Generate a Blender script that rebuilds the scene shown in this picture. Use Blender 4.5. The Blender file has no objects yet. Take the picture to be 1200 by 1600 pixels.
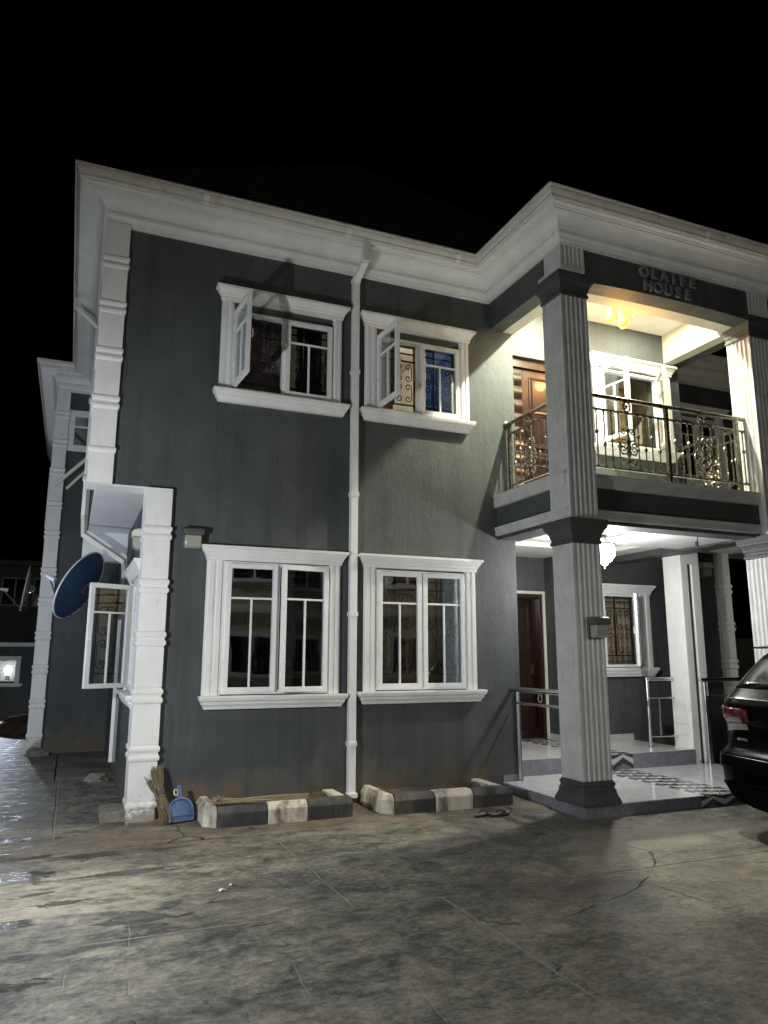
import bpy, bmesh, math, random
from mathutils import Vector, Matrix
random.seed(11)
R = math.radians
PI = math.pi
sc = bpy.context.scene
COL = sc.collection

# ------------------------------------------------------------------ camera
cam_d = bpy.data.cameras.new('camera')
cam = bpy.data.objects.new('camera', cam_d)
COL.objects.link(cam)
cam_d.sensor_fit = 'VERTICAL'
cam_d.sensor_height = 36.0
cam_d.lens = 36.0 * 1153.85 / 1600.0
cam_d.clip_start = 0.05
cam_d.clip_end = 500
_yaw, _pit, _rol = R(22.693), R(10.922), R(0.111)
_f = Vector((math.sin(_yaw) * math.cos(_pit), math.cos(_yaw) * math.cos(_pit), math.sin(_pit)))
_r = Vector((math.cos(_yaw), -math.sin(_yaw), 0))
_u = _r.cross(_f)
_r2 = _r * math.cos(_rol) + _u * math.sin(_rol)
_u2 = _u * math.cos(_rol) - _r * math.sin(_rol)
_m = Matrix((_r2, _u2, -_f)).transposed().to_4x4()
_m.translation = Vector((-0.6695, -7.9193, 1.6))
cam.matrix_world = _m
sc.camera = cam

# ------------------------------------------------------------------ night sky, moonlight, exposure
world = bpy.data.worlds.new('World')
sc.world = world
world.use_nodes = True
wn = world.node_tree
sky = wn.nodes.new('ShaderNodeTexSky')
sky.sky_type = 'NISHITA'
sky.sun_disc = False
sky.sun_elevation = R(-9.0)
sky.sun_rotation = R(200.0)
bgn = wn.nodes['Background']
wn.links.new(sky.outputs[0], bgn.inputs[0])
bgn.inputs[1].default_value = 0.05

moon_d = bpy.data.lights.new('moon', 'SUN')
moon_d.energy = 0.004
moon_d.angle = R(0.5)
moon_d.color = (0.8, 0.88, 1.0)
moon = bpy.data.objects.new('moon', moon_d)
moon.rotation_euler = (R(48), 0, R(-35))
COL.objects.link(moon)

sc.view_settings.view_transform = 'Standard'
sc.view_settings.look = 'None'
sc.view_settings.exposure = 0.0
sc.view_settings.gamma = 1.0
sc.view_settings.use_curve_mapping = False

# ------------------------------------------------------------------ helpers
class MB:
    def __init__(s):
        s.v = []; s.f = []
    def add(s, vs, fs):
        o = len(s.v)
        s.v += [tuple(p) for p in vs]
        s.f += [tuple(i + o for i in f) for f in fs]
        return s
    def box(s, x0, x1, y0, y1, z0, z1):
        return s.add([(x0, y0, z0), (x1, y0, z0), (x1, y1, z0), (x0, y1, z0), (x0, y0, z1), (x1, y0, z1), (x1, y1, z1), (x0, y1, z1)],
                     [(0, 3, 2, 1), (4, 5, 6, 7), (0, 1, 5, 4), (1, 2, 6, 5), (2, 3, 7, 6), (3, 0, 4, 7)])
    def loft(s, rings, closed=True, caps=True):
        n = len(rings[0]); o = len(s.v)
        for r_ in rings: s.v += [tuple(p) for p in r_]
        for i in range(len(rings) - 1):
            for j in range(n if closed else n - 1):
                k = (j + 1) % n
                s.f.append((o + i * n + j, o + i * n + k, o + (i + 1) * n + k, o + (i + 1) * n + j))
        if caps and closed:
            s.f.append(tuple(o + j for j in reversed(range(n))))
            s.f.append(tuple(o + (len(rings) - 1) * n + j for j in range(n)))
        return s
    def prism(s, poly, ax, a, b):
        def P(p, t):
            if ax == 0: return (t, p[0], p[1])
            if ax == 1: return (p[0], t, p[1])
            return (p[0], p[1], t)
        return s.loft([[P(p, a) for p in poly], [P(p, b) for p in poly]])
    def ringbox(s, x0, x1, y0, y1, prof, front_only=True):
        # stack of rectangles; offsets widen left, right and front (y0 side)
        rings = []
        for o, z in prof:
            yb = y1 if front_only else y1 + o
            rings.append([(x0 - o, y0 - o, z), (x1 + o, y0 - o, z), (x1 + o, yb, z), (x0 - o, yb, z)])
        return s.loft(rings)
    def tube(s, pts, r, n=6, closed=False):
        pts = [Vector(p) for p in pts]
        rings = []
        m = len(pts)
        up = None
        for i in range(m):
            if closed: t = pts[(i + 1) % m] - pts[i - 1]
            else: t = pts[min(i + 1, m - 1)] - pts[max(i - 1, 0)]
            if t.length < 1e-9: t = Vector((0, 0, 1))
            t.normalize()
            if up is None:
                up = Vector((0, 0, 1)) if abs(t.z) < 0.9 else Vector((0, 1, 0))
            a = up - t * up.dot(t)
            if a.length < 1e-6: a = t.orthogonal()
            a.normalize(); b = t.cross(a); up = a
            rr = r[i] if isinstance(r, (list, tuple)) else r
            rings.append([pts[i] + (a * math.cos(q * 2 * PI / n) + b * math.sin(q * 2 * PI / n)) * rr for q in range(n)])
        if closed:
            rings.append(rings[0]); return s.loft(rings, True, False)
        return s.loft(rings)
    def lathe(s, prof, c=(0, 0, 0), n=20, M=None):
        rings = []
        for r_, z in prof:
            ring = [Vector((r_ * math.cos(2 * PI * k / n), r_ * math.sin(2 * PI * k / n), z)) for k in range(n)]
            if M is not None: ring = [M @ p for p in ring]
            rings.append([p + Vector(c) for p in ring])
        return s.loft(rings)
    def wall(s, a0, a1, z0, z1, holes, t0, t1, ax='x'):
        # wall sheet in a/z with rectangular holes, thickness t0..t1
        A = sorted({a0, a1} | {h for H in holes for h in H[:2] if a0 < h < a1})
        Z = sorted({z0, z1} | {h for H in holes for h in H[2:] if z0 < h < z1})
        def P(a, t, z): return (a, t, z) if ax == 'x' else (t, a, z)
        solid = {}
        for i in range(len(A) - 1):
            for j in range(len(Z) - 1):
                ca, cz = (A[i] + A[i + 1]) / 2, (Z[j] + Z[j + 1]) / 2
                solid[i, j] = not any(h[0] < ca < h[1] and h[2] < cz < h[3] for h in holes)
        for (i, j), ok in solid.items():
            if not ok: continue
            b0, b1, c0, c1 = A[i], A[i + 1], Z[j], Z[j + 1]
            for t in (t0, t1): s.add([P(b0, t, c0), P(b1, t, c0), P(b1, t, c1), P(b0, t, c1)], [(0, 1, 2, 3)])
            for d, e in (((-1, 0), ((b0, c0), (b0, c1))), ((1, 0), ((b1, c0), (b1, c1))), ((0, -1), ((b0, c0), (b1, c0))), ((0, 1), ((b0, c1), (b1, c1)))):
                if not solid.get((i + d[0], j + d[1]), False):
                    (p, q), (p2, q2) = e
                    s.add([P(p, t0, q), P(p2, t0, q2), P(p2, t1, q2), P(p, t1, q)], [(0, 1, 2, 3)])
        return s
    def build(s, name, mat, parent=None, M=None, smooth=False, bevel=0.0, kind=None, angle=35):
        me = bpy.data.meshes.new(name)
        bm = bmesh.new()
        vs = [bm.verts.new(M @ Vector(p) if M is not None else p) for p in s.v]
        for f in s.f:
            try: bm.faces.new([vs[i] for i in f])
            except ValueError: pass
        bmesh.ops.remove_doubles(bm, verts=bm.verts, dist=1e-5)
        bmesh.ops.recalc_face_normals(bm, faces=bm.faces)
        bm.to_mesh(me); bm.free()
        me.materials.append(MAT[mat] if isinstance(mat, str) else mat)
        if smooth:
            me.polygons.foreach_set('use_smooth', [True] * len(me.polygons))
            me.set_sharp_from_angle(angle=R(angle))
        o = bpy.data.objects.new(name, me)
        COL.objects.link(o)
        if parent is not None: adopt(o, parent)
        if bevel:
            b = o.modifiers.new('edge', 'BEVEL'); b.width = bevel; b.segments = 2
            b.limit_method = 'ANGLE'; b.angle_limit = R(40); b.harden_normals = False
        if kind: o['kind'] = kind
        return o

def wmat(o):
    return (wmat(o.parent) @ o.matrix_parent_inverse @ o.matrix_basis) if o.parent else o.matrix_basis.copy()
def adopt(o, p):
    o.parent = p
    o.matrix_parent_inverse = wmat(p).inverted()
def thing(name, label, cat, loc=(0, 0, 0), rz=0, group=None):
    o = bpy.data.objects.new(name, None)
    COL.objects.link(o)
    o.empty_display_size = 0.1
    o.location = loc; o.rotation_euler = (0, 0, rz)
    tag(o, label, cat, group)
    return o
def tag(o, label, cat, group=None):
    o['label'] = label; o['category'] = cat
    if group: o['group'] = group
    return o
def sub(name, parent, loc=(0, 0, 0), label=None):
    o = bpy.data.objects.new(name, None)
    COL.objects.link(o); o.empty_display_size = 0.1
    o.location = loc
    adopt(o, parent)
    if label: o['label'] = label
    return o
def struct(o):
    o['kind'] = 'structure'; return o

# ------------------------------------------------------------------ materials
MAT = {}
def nmat(name):
    m = bpy.data.materials.new(name); m.use_nodes = True
    MAT[name] = m
    nt = m.node_tree
    return m, nt, nt.nodes['Principled BSDF']
class N:
    def __init__(s, nt): s.nt = nt
    def new(s, t, **k):
        n = s.nt.nodes.new(t)
        for a, b in k.items(): setattr(n, a, b)
        return n
    def lk(s, a, b): s.nt.links.new(a, b)
    def pos(s, sx=1, sy=1, sz=1, rz=0):
        g = s.new('ShaderNodeNewGeometry')
        mp = s.new('ShaderNodeMapping')
        mp.inputs['Scale'].default_value = (sx, sy, sz)
        mp.inputs['Rotation'].default_value = (0, 0, rz)
        s.lk(g.outputs['Position'], mp.inputs['Vector'])
        return mp.outputs[0]
    def noise(s, vec, scale, detail=6, rough=0.6, dist=0.0):
        n = s.new('ShaderNodeTexNoise')
        n.inputs['Scale'].default_value = scale; n.inputs['Detail'].default_value = detail
        n.inputs['Roughness'].default_value = rough; n.inputs['Distortion'].default_value = dist
        s.lk(vec, n.inputs['Vector'])
        return n.outputs['Fac']
    def ramp(s, fac, stops):
        r_ = s.new('ShaderNodeValToRGB')
        e = r_.color_ramp.elements
        e[0].position, e[0].color = stops[0][0], _c(stops[0][1])
        e[1].position, e[1].color = stops[-1][0], _c(stops[-1][1])
        for p, c in stops[1:-1]:
            q = e.new(p); q.color = _c(c)
        s.lk(fac, r_.inputs[0])
        return r_.outputs[0]
    def mix(s, fac, a, b, mode='MIX'):
        m = s.new('ShaderNodeMix', data_type='RGBA', blend_type=mode)
        for i, x in ((0, fac), (6, a), (7, b)):
            if hasattr(x, 'links') or hasattr(x, 'is_linked'): s.lk(x, m.inputs[i])
            elif i == 0: m.inputs[0].default_value = x
            else: m.inputs[i].default_value = _c(x)
        return m.outputs[2]
    def math(s, op, a, b=0.0, clamp=False):
        m = s.new('ShaderNodeMath', operation=op, use_clamp=clamp)
        for i, x in ((0, a), (1, b)):
            if hasattr(x, 'is_linked'): s.lk(x, m.inputs[i])
            else: m.inputs[i].default_value = x
        return m.outputs[0]
    def bump(s, h, strength, dist, nxt=None):
        b = s.new('ShaderNodeBump')
        b.inputs['Strength'].default_value = strength; b.inputs['Distance'].default_value = dist
        s.lk(h, b.inputs['Height'])
        if nxt is not None: s.lk(nxt, b.inputs['Normal'])
        return b.outputs[0]
def _c(c):
    if isinstance(c, (int, float)): c = (c, c, c)
    return tuple(c) + (1.0,) if len(c) == 3 else tuple(c)

def simple(name, col, rough=0.5, metal=0.0, var=0.0, vs=4.0, bump=0.0, bs=60.0, spec=0.5, coat=0.0, dirt=None):
    m, nt, b = nmat(name); n = N(nt)
    p = n.pos()
    if var or dirt:
        f = n.noise(p, vs, 7)
        lo = [max(0, c * (1 - var)) for c in col]; hi = [min(1, c * (1 + var)) for c in col]
        out = n.ramp(f, [(0.3, lo), (0.7, hi)])
        if dirt:
            g = n.noise(n.pos(1.2, 1.2, 0.5), 3.1, 9, 0.72)
            k = n.ramp(g, [(dirt[1], 0.0), (dirt[1] + 0.14, 1.0)])
            out = n.mix(n.math('MULTIPLY', k, dirt[2]), out, dirt[0])
        n.lk(out, b.inputs['Base Color'])
        n.lk(n.math('ADD', n.math('MULTIPLY', f, 0.2), rough - 0.1, True), b.inputs['Roughness'])
    else:
        b.inputs['Base Color'].default_value = _c(col)
        b.inputs['Roughness'].default_value = rough
    b.inputs['Metallic'].default_value = metal
    b.inputs['Specular IOR Level'].default_value = spec
    b.inputs['Coat Weight'].default_value = coat
    if bump: n.lk(n.bump(n.noise(p, bs, 5), bump, 0.01), b.inputs['Normal'])
    return m

def fabric(name, col, rough=0.8, var=0.2, vs=6):
    m = simple(name, col, rough, var=var, vs=vs)
    nt = m.node_tree; n = N(nt); b = nt.nodes['Principled BSDF']; out = nt.nodes['Material Output']
    tl = n.new('ShaderNodeBsdfTranslucent'); tl.inputs[0].default_value = _c(col)
    mx = n.new('ShaderNodeMixShader'); mx.inputs[0].default_value = 0.5
    n.lk(b.outputs[0], mx.inputs[1]); n.lk(tl.outputs[0], mx.inputs[2]); n.lk(mx.outputs[0], out.inputs[0])

# charcoal stucco: roller texture, damp streaks, brown splash zone near the ground
m, nt, b = nmat('charcoal_paint'); n = N(nt)
p = n.pos()
big = n.noise(p, 0.9, 6, 0.6)
fine = n.noise(n.pos(1, 1, 0.55), 26, 6, 0.7)
strk = n.noise(n.pos(3.2, 3.2, 0.22), 1.6, 8, 0.7)
c = n.ramp(big, [(0.34, (0.049, 0.057, 0.06)), (0.66, (0.087, 0.097, 0.099))])
c = n.mix(n.ramp(strk, [(0.5, 0.0), (0.64, 0.55)]), c, (0.038, 0.042, 0.047))
pale = n.noise(n.pos(2.6, 2.6, 0.3), 2.3, 8, 0.72)
c = n.mix(n.ramp(pale, [(0.56, 0.0), (0.7, 0.4)]), c, (0.13, 0.14, 0.135))
sx = n.new('ShaderNodeSeparateXYZ'); g = n.new('ShaderNodeNewGeometry'); n.lk(g.outputs['Position'], sx.inputs[0])
spl = n.math('SUBTRACT', n.math('MULTIPLY', n.noise(n.pos(1, 1, 0.7), 3.4, 9, 0.75), 1.5), n.math('MULTIPLY', sx.outputs[2], 0.95))
spl = n.ramp(spl, [(0.34, 0.0), (0.62, 0.85)])
c = n.mix(spl, c, (0.125, 0.098, 0.072))
n.lk(c, b.inputs['Base Color']); b.inputs['Roughness'].default_value = 0.62
b.inputs['Specular IOR Level'].default_value = 0.35
rel = n.noise(n.pos(1, 1, 0.6), 19, 9, 0.74, 0.3)
n.lk(n.bump(rel, 0.5, 0.014, n.bump(fine, 0.35, 0.006)), b.inputs['Normal'])

# white painted plaster mouldings, with grime
m, nt, b = nmat('white_trim'); n = N(nt)
p = n.pos()
f = n.noise(n.pos(1, 1, 0.35), 3.0, 9, 0.7)
c = n.ramp(f, [(0.3, (0.7, 0.7, 0.69)), (0.62, (0.82, 0.825, 0.825))])
gr = n.noise(n.pos(1.5, 1.5, 0.5), 5.5, 10, 0.78)
c = n.mix(n.ramp(gr, [(0.6, 0.0), (0.74, 0.6)]), c, (0.42, 0.4, 0.36))
gz = n.new('ShaderNodeSeparateXYZ'); g = n.new('ShaderNodeNewGeometry'); n.lk(g.outputs['Position'], gz.inputs[0])
lowm = n.math('SUBTRACT', n.math('MULTIPLY', n.noise(p, 8, 9, 0.8), 1.6), n.math('MULTIPLY', gz.outputs[2], 1.1))
c = n.mix(n.ramp(lowm, [(0.55, 0.0), (0.75, 0.8)]), c, (0.2, 0.165, 0.125))
n.lk(c, b.inputs['Base Color']); b.inputs['Roughness'].default_value = 0.5
n.lk(n.bump(n.noise(p, 14, 7, 0.7), 0.25, 0.01), b.inputs['Normal'])

simple('grey_white_column', (0.56, 0.57, 0.575), 0.55, var=0.12, vs=5, bump=0.15, bs=22, dirt=((0.3, 0.28, 0.25), 0.58, 0.5))
simple('dark_moulding', (0.06, 0.064, 0.067), 0.55, var=0.25, vs=6, bump=0.2, bs=20)
simple('cream_plaster', (0.55, 0.55, 0.47), 0.65, var=0.08, vs=3, bump=0.12, bs=30)
simple('ceiling_white', (0.72, 0.71, 0.66), 0.6, var=0.05, vs=3)
simple('pvc_white', (0.8, 0.81, 0.82), 0.3, var=0.05, vs=7, dirt=((0.45, 0.41, 0.35), 0.64, 0.35))
simple('gutter_white', (0.66, 0.65, 0.6), 0.4, var=0.1, vs=6, dirt=((0.42, 0.36, 0.22), 0.55, 0.6))
simple('soffit_white', (0.74, 0.75, 0.77), 0.5, var=0.06, vs=2, bump=0.1, bs=9, dirt=((0.5, 0.48, 0.44), 0.62, 0.5))
simple('iron_black', (0.012, 0.012, 0.013), 0.42, var=0.3, vs=30)
simple('railing_metal', (0.2, 0.19, 0.16), 0.28, metal=0.85, var=0.35, vs=14)
simple('stainless', (0.62, 0.62, 0.62), 0.24, metal=1.0)
simple('roof_tile', (0.005, 0.0055, 0.0065), 0.7, var=0.3, vs=5)
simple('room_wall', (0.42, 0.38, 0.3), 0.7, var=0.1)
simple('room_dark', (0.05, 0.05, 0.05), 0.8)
fabric('blue_curtain', (0.36, 0.52, 0.8), 0.8, var=0.2, vs=7)
fabric('gold_curtain', (0.42, 0.28, 0.11), 0.75, var=0.3, vs=9)
fabric('mauve_curtain', (0.3, 0.25, 0.27), 0.85, var=0.15, vs=6)
fabric('cream_curtain', (0.5, 0.44, 0.33), 0.85, var=0.15, vs=6)
simple('kerb_black', (0.035, 0.036, 0.038), 0.75, var=0.35, vs=9, bump=0.5, bs=26, dirt=((0.13, 0.11, 0.085), 0.47, 0.75))
simple('kerb_white', (0.6, 0.56, 0.47), 0.75, var=0.15, vs=9, bump=0.5, bs=24, dirt=((0.1, 0.082, 0.064), 0.48, 0.9))
simple('soil', (0.075, 0.05, 0.035), 0.95, var=0.5, vs=18, bump=1.0, bs=40)
simple('dish_blue', (0.02, 0.05, 0.115), 0.45, var=0.2, vs=8)
simple('dish_rim', (0.6, 0.62, 0.64), 0.4)
simple('pan_blue', (0.06, 0.115, 0.27), 0.42, var=0.15, vs=30, dirt=((0.3, 0.27, 0.23), 0.58, 0.5))
simple('straw', (0.21, 0.16, 0.095), 0.85, var=0.45, vs=60)
simple('straw_pale', (0.33, 0.27, 0.165), 0.85, var=0.35, vs=60)
simple('twine', (0.1, 0.11, 0.13), 0.8)
simple('rubber_black', (0.02, 0.02, 0.02), 0.6)
simple('car_paint', (0.0015, 0.0015, 0.002), 0.2, spec=0.035)
simple('car_trim', (0.003, 0.003, 0.003), 0.85, spec=0.03)
simple('car_glass', (0.002, 0.002, 0.003), 0.08, spec=0.2)
simple('chrome', (0.7, 0.7, 0.7), 0.08, metal=1.0)
simple('dark_chrome', (0.16, 0.16, 0.16), 0.25, metal=1.0)
simple('lens_red', (0.09, 0.004, 0.006), 0.12, coat=0.5)
simple('lens_clear', (0.28, 0.27, 0.26), 0.15, coat=0.5)
simple('lamp_body', (0.09, 0.095, 0.1), 0.45)
simple('lamp_body_pale', (0.6, 0.6, 0.54), 0.45)
simple('lamp_frost', (0.34, 0.34, 0.3), 0.25)
simple('concrete', (0.2, 0.185, 0.16), 0.9, var=0.3, vs=12, bump=0.8, bs=30)
simple('joint_mortar', (0.21, 0.2, 0.17), 0.9, var=0.3, vs=14)
simple('paper', (0.7, 0.68, 0.62), 0.8)
simple('brass', (0.35, 0.24, 0.1), 0.3, metal=0.9)
simple('bronze', (0.1, 0.085, 0.07), 0.35, metal=0.8)
simple('letter_grey', (0.22, 0.225, 0.23), 0.5, var=0.1, vs=12)
simple('neighbour_grey', (0.16, 0.155, 0.15), 0.8, var=0.15, vs=2)
simple('neighbour_cream', (0.52, 0.46, 0.32), 0.75, var=0.1, vs=2)
simple('bamboo', (0.5, 0.5, 0.42), 0.6)

def emit(name, col, strength, base=None):
    m, nt, b = nmat(name)
    b.inputs['Base Color'].default_value = _c(base or col)
    b.inputs['Emission Color'].default_value = _c(col)
    b.inputs['Emission Strength'].default_value = strength
    return m
emit('bulb_white', (0.95, 1.0, 0.92), 60)
emit('bulb_cool', (0.78, 0.88, 1.0), 40)
emit('pendant_glow', (1.0, 0.96, 0.86), 9)
emit('amber_glow', (1.0, 0.62, 0.14), 1.25, (0.08, 0.035, 0.006))
emit('downlight_glow', (0.93, 0.97, 1.0), 30)

# dark timber with grain and varnish
m, nt, b = nmat('timber'); n = N(nt)
g1 = n.noise(n.pos(14, 14, 0.9), 2.2, 8, 0.65, 0.8)
c = n.ramp(g1, [(0.3, (0.01, 0.005, 0.0045)), (0.55, (0.024, 0.01, 0.0075)), (0.75, (0.05, 0.021, 0.015))])
n.lk(c, b.inputs['Base Color']); b.inputs['Roughness'].default_value = 0.3
b.inputs['Coat Weight'].default_value = 0.4
n.lk(n.bump(g1, 0.2, 0.005), b.inputs['Normal'])

# reflective window glass, tinted
def glass(name, tint, ior):
    m, nt, b = nmat(name)
    out = nt.nodes['Material Output']; nt.nodes.remove(b); n = N(nt)
    fr = n.new('ShaderNodeFresnel'); fr.inputs[0].default_value = ior
    gb = n.new('ShaderNodeNewGeometry')
    n.lk(n.math('SUBTRACT', ior, n.math('MULTIPLY', gb.outputs['Backfacing'], ior - 1.0 / ior)), fr.inputs[0])
    tr = n.new('ShaderNodeBsdfTransparent'); tr.inputs[0].default_value = _c(tint)
    gl = n.new('ShaderNodeBsdfGlossy'); gl.inputs['Roughness'].default_value = 0.015
    gl.inputs[0].default_value = (0.9, 0.95, 1, 1)
    mx = n.new('ShaderNodeMixShader')
    n.lk(fr.outputs[0], mx.inputs[0]); n.lk(tr.outputs[0], mx.inputs[1]); n.lk(gl.outputs[0], mx.inputs[2])
    n.lk(n.bump(n.noise(n.pos(), 1.7, 2), 0.06, 0.02), gl.inputs['Normal'])
    n.lk(mx.outputs[0], out.inputs[0])
glass('window_glass', (0.86, 0.89, 0.9), 2.7)

# marble porch tile
def marble(name, lo, hi, rough):
    m, nt, b = nmat(name); n = N(nt)
    w = n.noise(n.pos(1, 1, 1, 0.5), 2.6, 9, 0.62, 1.6)
    oi = n.new('ShaderNodeObjectInfo')
    c = n.ramp(w, [(0.36, lo), (0.5, hi), (0.56, lo), (0.66, hi)])
    c = n.mix(n.math('MULTIPLY', oi.outputs['Random'], 0.12), c, (0.3, 0.3, 0.32))
    n.lk(c, b.inputs['Base Color']); b.inputs['Roughness'].default_value = rough
marble('marble_floor', (0.5, 0.51, 0.53), (0.64, 0.64, 0.65), 0.12)
marble('marble_riser', (0.16, 0.17, 0.2), (0.22, 0.235, 0.27), 0.22)
simple('tile_black', (0.05, 0.053, 0.058), 0.2)
simple('tile_grey', (0.2, 0.21, 0.22), 0.2)
simple('tile_white', (0.6, 0.6, 0.6), 0.2)

# ------------------------------------------------------------------ stamped concrete yard
def yard_material(name, apron=False):
    m, nt, b = nmat(name); n = N(nt)
    sx = n.new('ShaderNodeSeparateXYZ'); g = n.new('ShaderNodeNewGeometry'); n.lk(g.outputs['Position'], sx.inputs[0])
    X, Y = sx.outputs[0], sx.outputs[1]
    st = n.noise(n.pos(0.85, 1.1, 1, R(-14)), 1.7, 10, 0.7, 0.5)
    st2 = n.noise(n.pos(0.8, 1.2, 1, R(-20)), 6.5, 9, 0.74, 0.35)
    bl = n.noise(n.pos(0.8, 1, 1), 0.75, 6, 0.62, 0.5)
    st3 = n.noise(n.pos(0.85, 1.15, 1, R(-8)), 24, 8, 0.75, 0.2)
    mixf = n.math('ADD', n.math('ADD', n.math('MULTIPLY', st, 0.34), n.math('MULTIPLY', st2, 0.34)), n.math('MULTIPLY', st3, 0.32))
    if apron:
        c = n.ramp(mixf, [(0.38, (0.06, 0.05, 0.042)), (0.48, (0.13, 0.108, 0.085)), (0.6, (0.26, 0.22, 0.175))])
    else:
        c = n.ramp(mixf, [(0.415, (0.031, 0.034, 0.03)), (0.46, (0.073, 0.075, 0.064)), (0.495, (0.138, 0.135, 0.114)), (0.535, (0.21, 0.197, 0.16)), (0.6, (0.35, 0.318, 0.248))])
        c = n.mix(n.ramp(bl, [(0.5, 0.0), (0.68, 0.5)]), c, (0.125, 0.1, 0.075))
    # pale tan patches with ragged edges, left of the yard and before the porch
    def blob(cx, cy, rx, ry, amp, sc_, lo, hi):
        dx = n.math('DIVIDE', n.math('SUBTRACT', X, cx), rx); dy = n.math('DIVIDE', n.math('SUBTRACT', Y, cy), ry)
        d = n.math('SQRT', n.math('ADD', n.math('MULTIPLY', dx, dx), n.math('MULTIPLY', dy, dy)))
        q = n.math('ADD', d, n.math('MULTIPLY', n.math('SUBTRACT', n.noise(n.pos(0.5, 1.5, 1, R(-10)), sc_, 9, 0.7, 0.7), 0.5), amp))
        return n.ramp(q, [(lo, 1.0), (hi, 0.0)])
    pale_patch = blob(-0.75, -2.15, 1.25, 0.8, 5.5, 3.2, 0.45, 0.95)
    pale_patch = n.math('MULTIPLY', pale_patch, n.ramp(st2, [(0.4, 0.25), (0.54, 1.0)]))
    c = n.mix(n.math('MULTIPLY', pale_patch, 0.75), c, n.mix(st3, (0.2, 0.18, 0.14), (0.5, 0.45, 0.36)))
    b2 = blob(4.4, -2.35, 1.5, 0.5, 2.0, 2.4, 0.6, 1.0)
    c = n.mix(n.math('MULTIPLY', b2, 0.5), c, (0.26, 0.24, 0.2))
    # puddles and damp
    pud = None
    for a in ((-0.17, -2.78, 0.2, 0.1), (-0.84, -3.56, 0.17, 0.1), (-0.62, -2.3, 0.12, 0.08), (-0.85, -1.55, 0.22, 0.18), (-0.33, -1.08, 0.6, 0.1), (-0.9, -2.62, 0.16, 0.07), (-0.1, -1.72, 0.34, 0.06), (-0.8, -2.05, 0.14, 0.05), (0.32, -2.62, .06, .05)):
        w = blob(a[0], a[1], a[2] * 1.1, a[3] * 1.15, 7.0, 4.6, 0.62, 0.68)
        pud = w if pud is None else n.math('MAXIMUM', pud, w)
    # wet run-off along the left side of the house
    edge = n.math('ADD', X, n.math('MULTIPLY', n.math('SUBTRACT', n.noise(n.pos(1, 0.5, 1), 1.6, 7, 0.7), 0.5), 1.6))
    side = n.ramp(n.math('ADD', n.math('MULTIPLY', edge, -0.5), 0.0), [(0.36, 0.0), (0.5, 1.0)])
    back = n.ramp(n.math('ADD', n.math('MULTIPLY', Y, 0.1), 0.3), [(0.16, 0.0), (0.24, 1.0)])
    wet = n.math('MULTIPLY', side, back)
    rag = n.ramp(n.noise(n.pos(0.55, 1.5, 1), 5.5, 9, 0.75, 0.8), [(0.52, 0.0), (0.57, 1.0)])
    wet = n.math('MULTIPLY', wet, rag)
    w_all = n.math('MAXIMUM', pud, wet)
    c = n.mix(n.math('MULTIPLY', w_all, 0.72), c, (0.02, 0.018, 0.016))
    dm = n.math('MULTIPLY', n.ramp(n.noise(n.pos(0.6, 1.3, 1), 1.5, 5, 0.6), [(0.56, 0.0), (0.62, 1.0)]), n.ramp(n.noise(n.pos(0.7, 1.6, 1), 8.5, 8, 0.72, 0.5), [(0.53, 0.0), (0.57, 1.0)]))
    c = n.mix(n.math('MULTIPLY', dm, 0.6), c, (0.035, 0.032, 0.028))
    # pressed stone outlines: an offset grid of broken grooves
    br = n.new('ShaderNodeTexBrick'); br.offset = 0.37
    br.inputs['Scale'].default_value = 1.0; br.inputs['Mortar Size'].default_value = 0.006
    br.inputs['Mortar Smooth'].default_value = 0.4
    br.inputs['Brick Width'].default_value = 0.82; br.inputs['Row Height'].default_value = 0.46
    wob = n.new('ShaderNodeVectorMath', operation='ADD')
    nz = n.new('ShaderNodeTexNoise'); nz.inputs['Scale'].default_value = 3; n.lk(n.pos(), nz.inputs['Vector'])
    sclv = n.new('ShaderNodeVectorMath', operation='SCALE'); sclv.inputs['Scale'].default_value = 0.035
    n.lk(nz.outputs['Color'], sclv.inputs[0])
    n.lk(n.pos(1, 1, 1, R(4)), wob.inputs[0]); n.lk(sclv.outputs[0], wob.inputs[1])
    n.lk(wob.outputs[0], br.inputs['Vector'])
    gap = n.ramp(n.noise(n.pos(), 1.9, 3), [(0.5, 0.0), (0.6, 1.0)])
    groove = n.math('MULTIPLY', br.outputs['Fac'], gap)
    if not apron:
        c = n.mix(n.math('MULTIPLY', groove, 0.45), c, (0.3, 0.275, 0.22))
    # hairline cracks
    vo = n.new('ShaderNodeTexVoronoi', feature='DISTANCE_TO_EDGE'); vo.inputs['Scale'].default_value = 0.42
    wv = n.new('ShaderNodeVectorMath', operation='ADD'); s2 = n.new('ShaderNodeVectorMath', operation='SCALE'); s2.inputs['Scale'].default_value = 0.35
    nz2 = n.new('ShaderNodeTexNoise'); nz2.inputs['Scale'].default_value = 2.2; nz2.inputs['Detail'].default_value = 8; n.lk(n.pos(), nz2.inputs['Vector'])
    n.lk(nz2.outputs['Color'], s2.inputs[0]); n.lk(n.pos(), wv.inputs[0]); n.lk(s2.outputs[0], wv.inputs[1]); n.lk(wv.outputs[0], vo.inputs['Vector'])
    crk = n.ramp(vo.outputs[0], [(0.0, 1.0), (0.0009, 0.0)])
    crk = n.math('MULTIPLY', crk, n.ramp(n.noise(n.pos(), 0.7, 3), [(0.56, 0.0), (0.6, 1.0)]))
    c = n.mix(n.math('MULTIPLY', crk, 0.7), c, (0.02, 0.018, 0.015))
    n.lk(c, b.inputs['Base Color'])
    r0 = n.ramp(st2, [(0.35, 0.42), (0.65, 0.72)])
    rr = n.mix(wet, n.mix(pud, r0, 0.05), 0.1)
    n.lk(rr, b.inputs['Roughness'])
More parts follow.
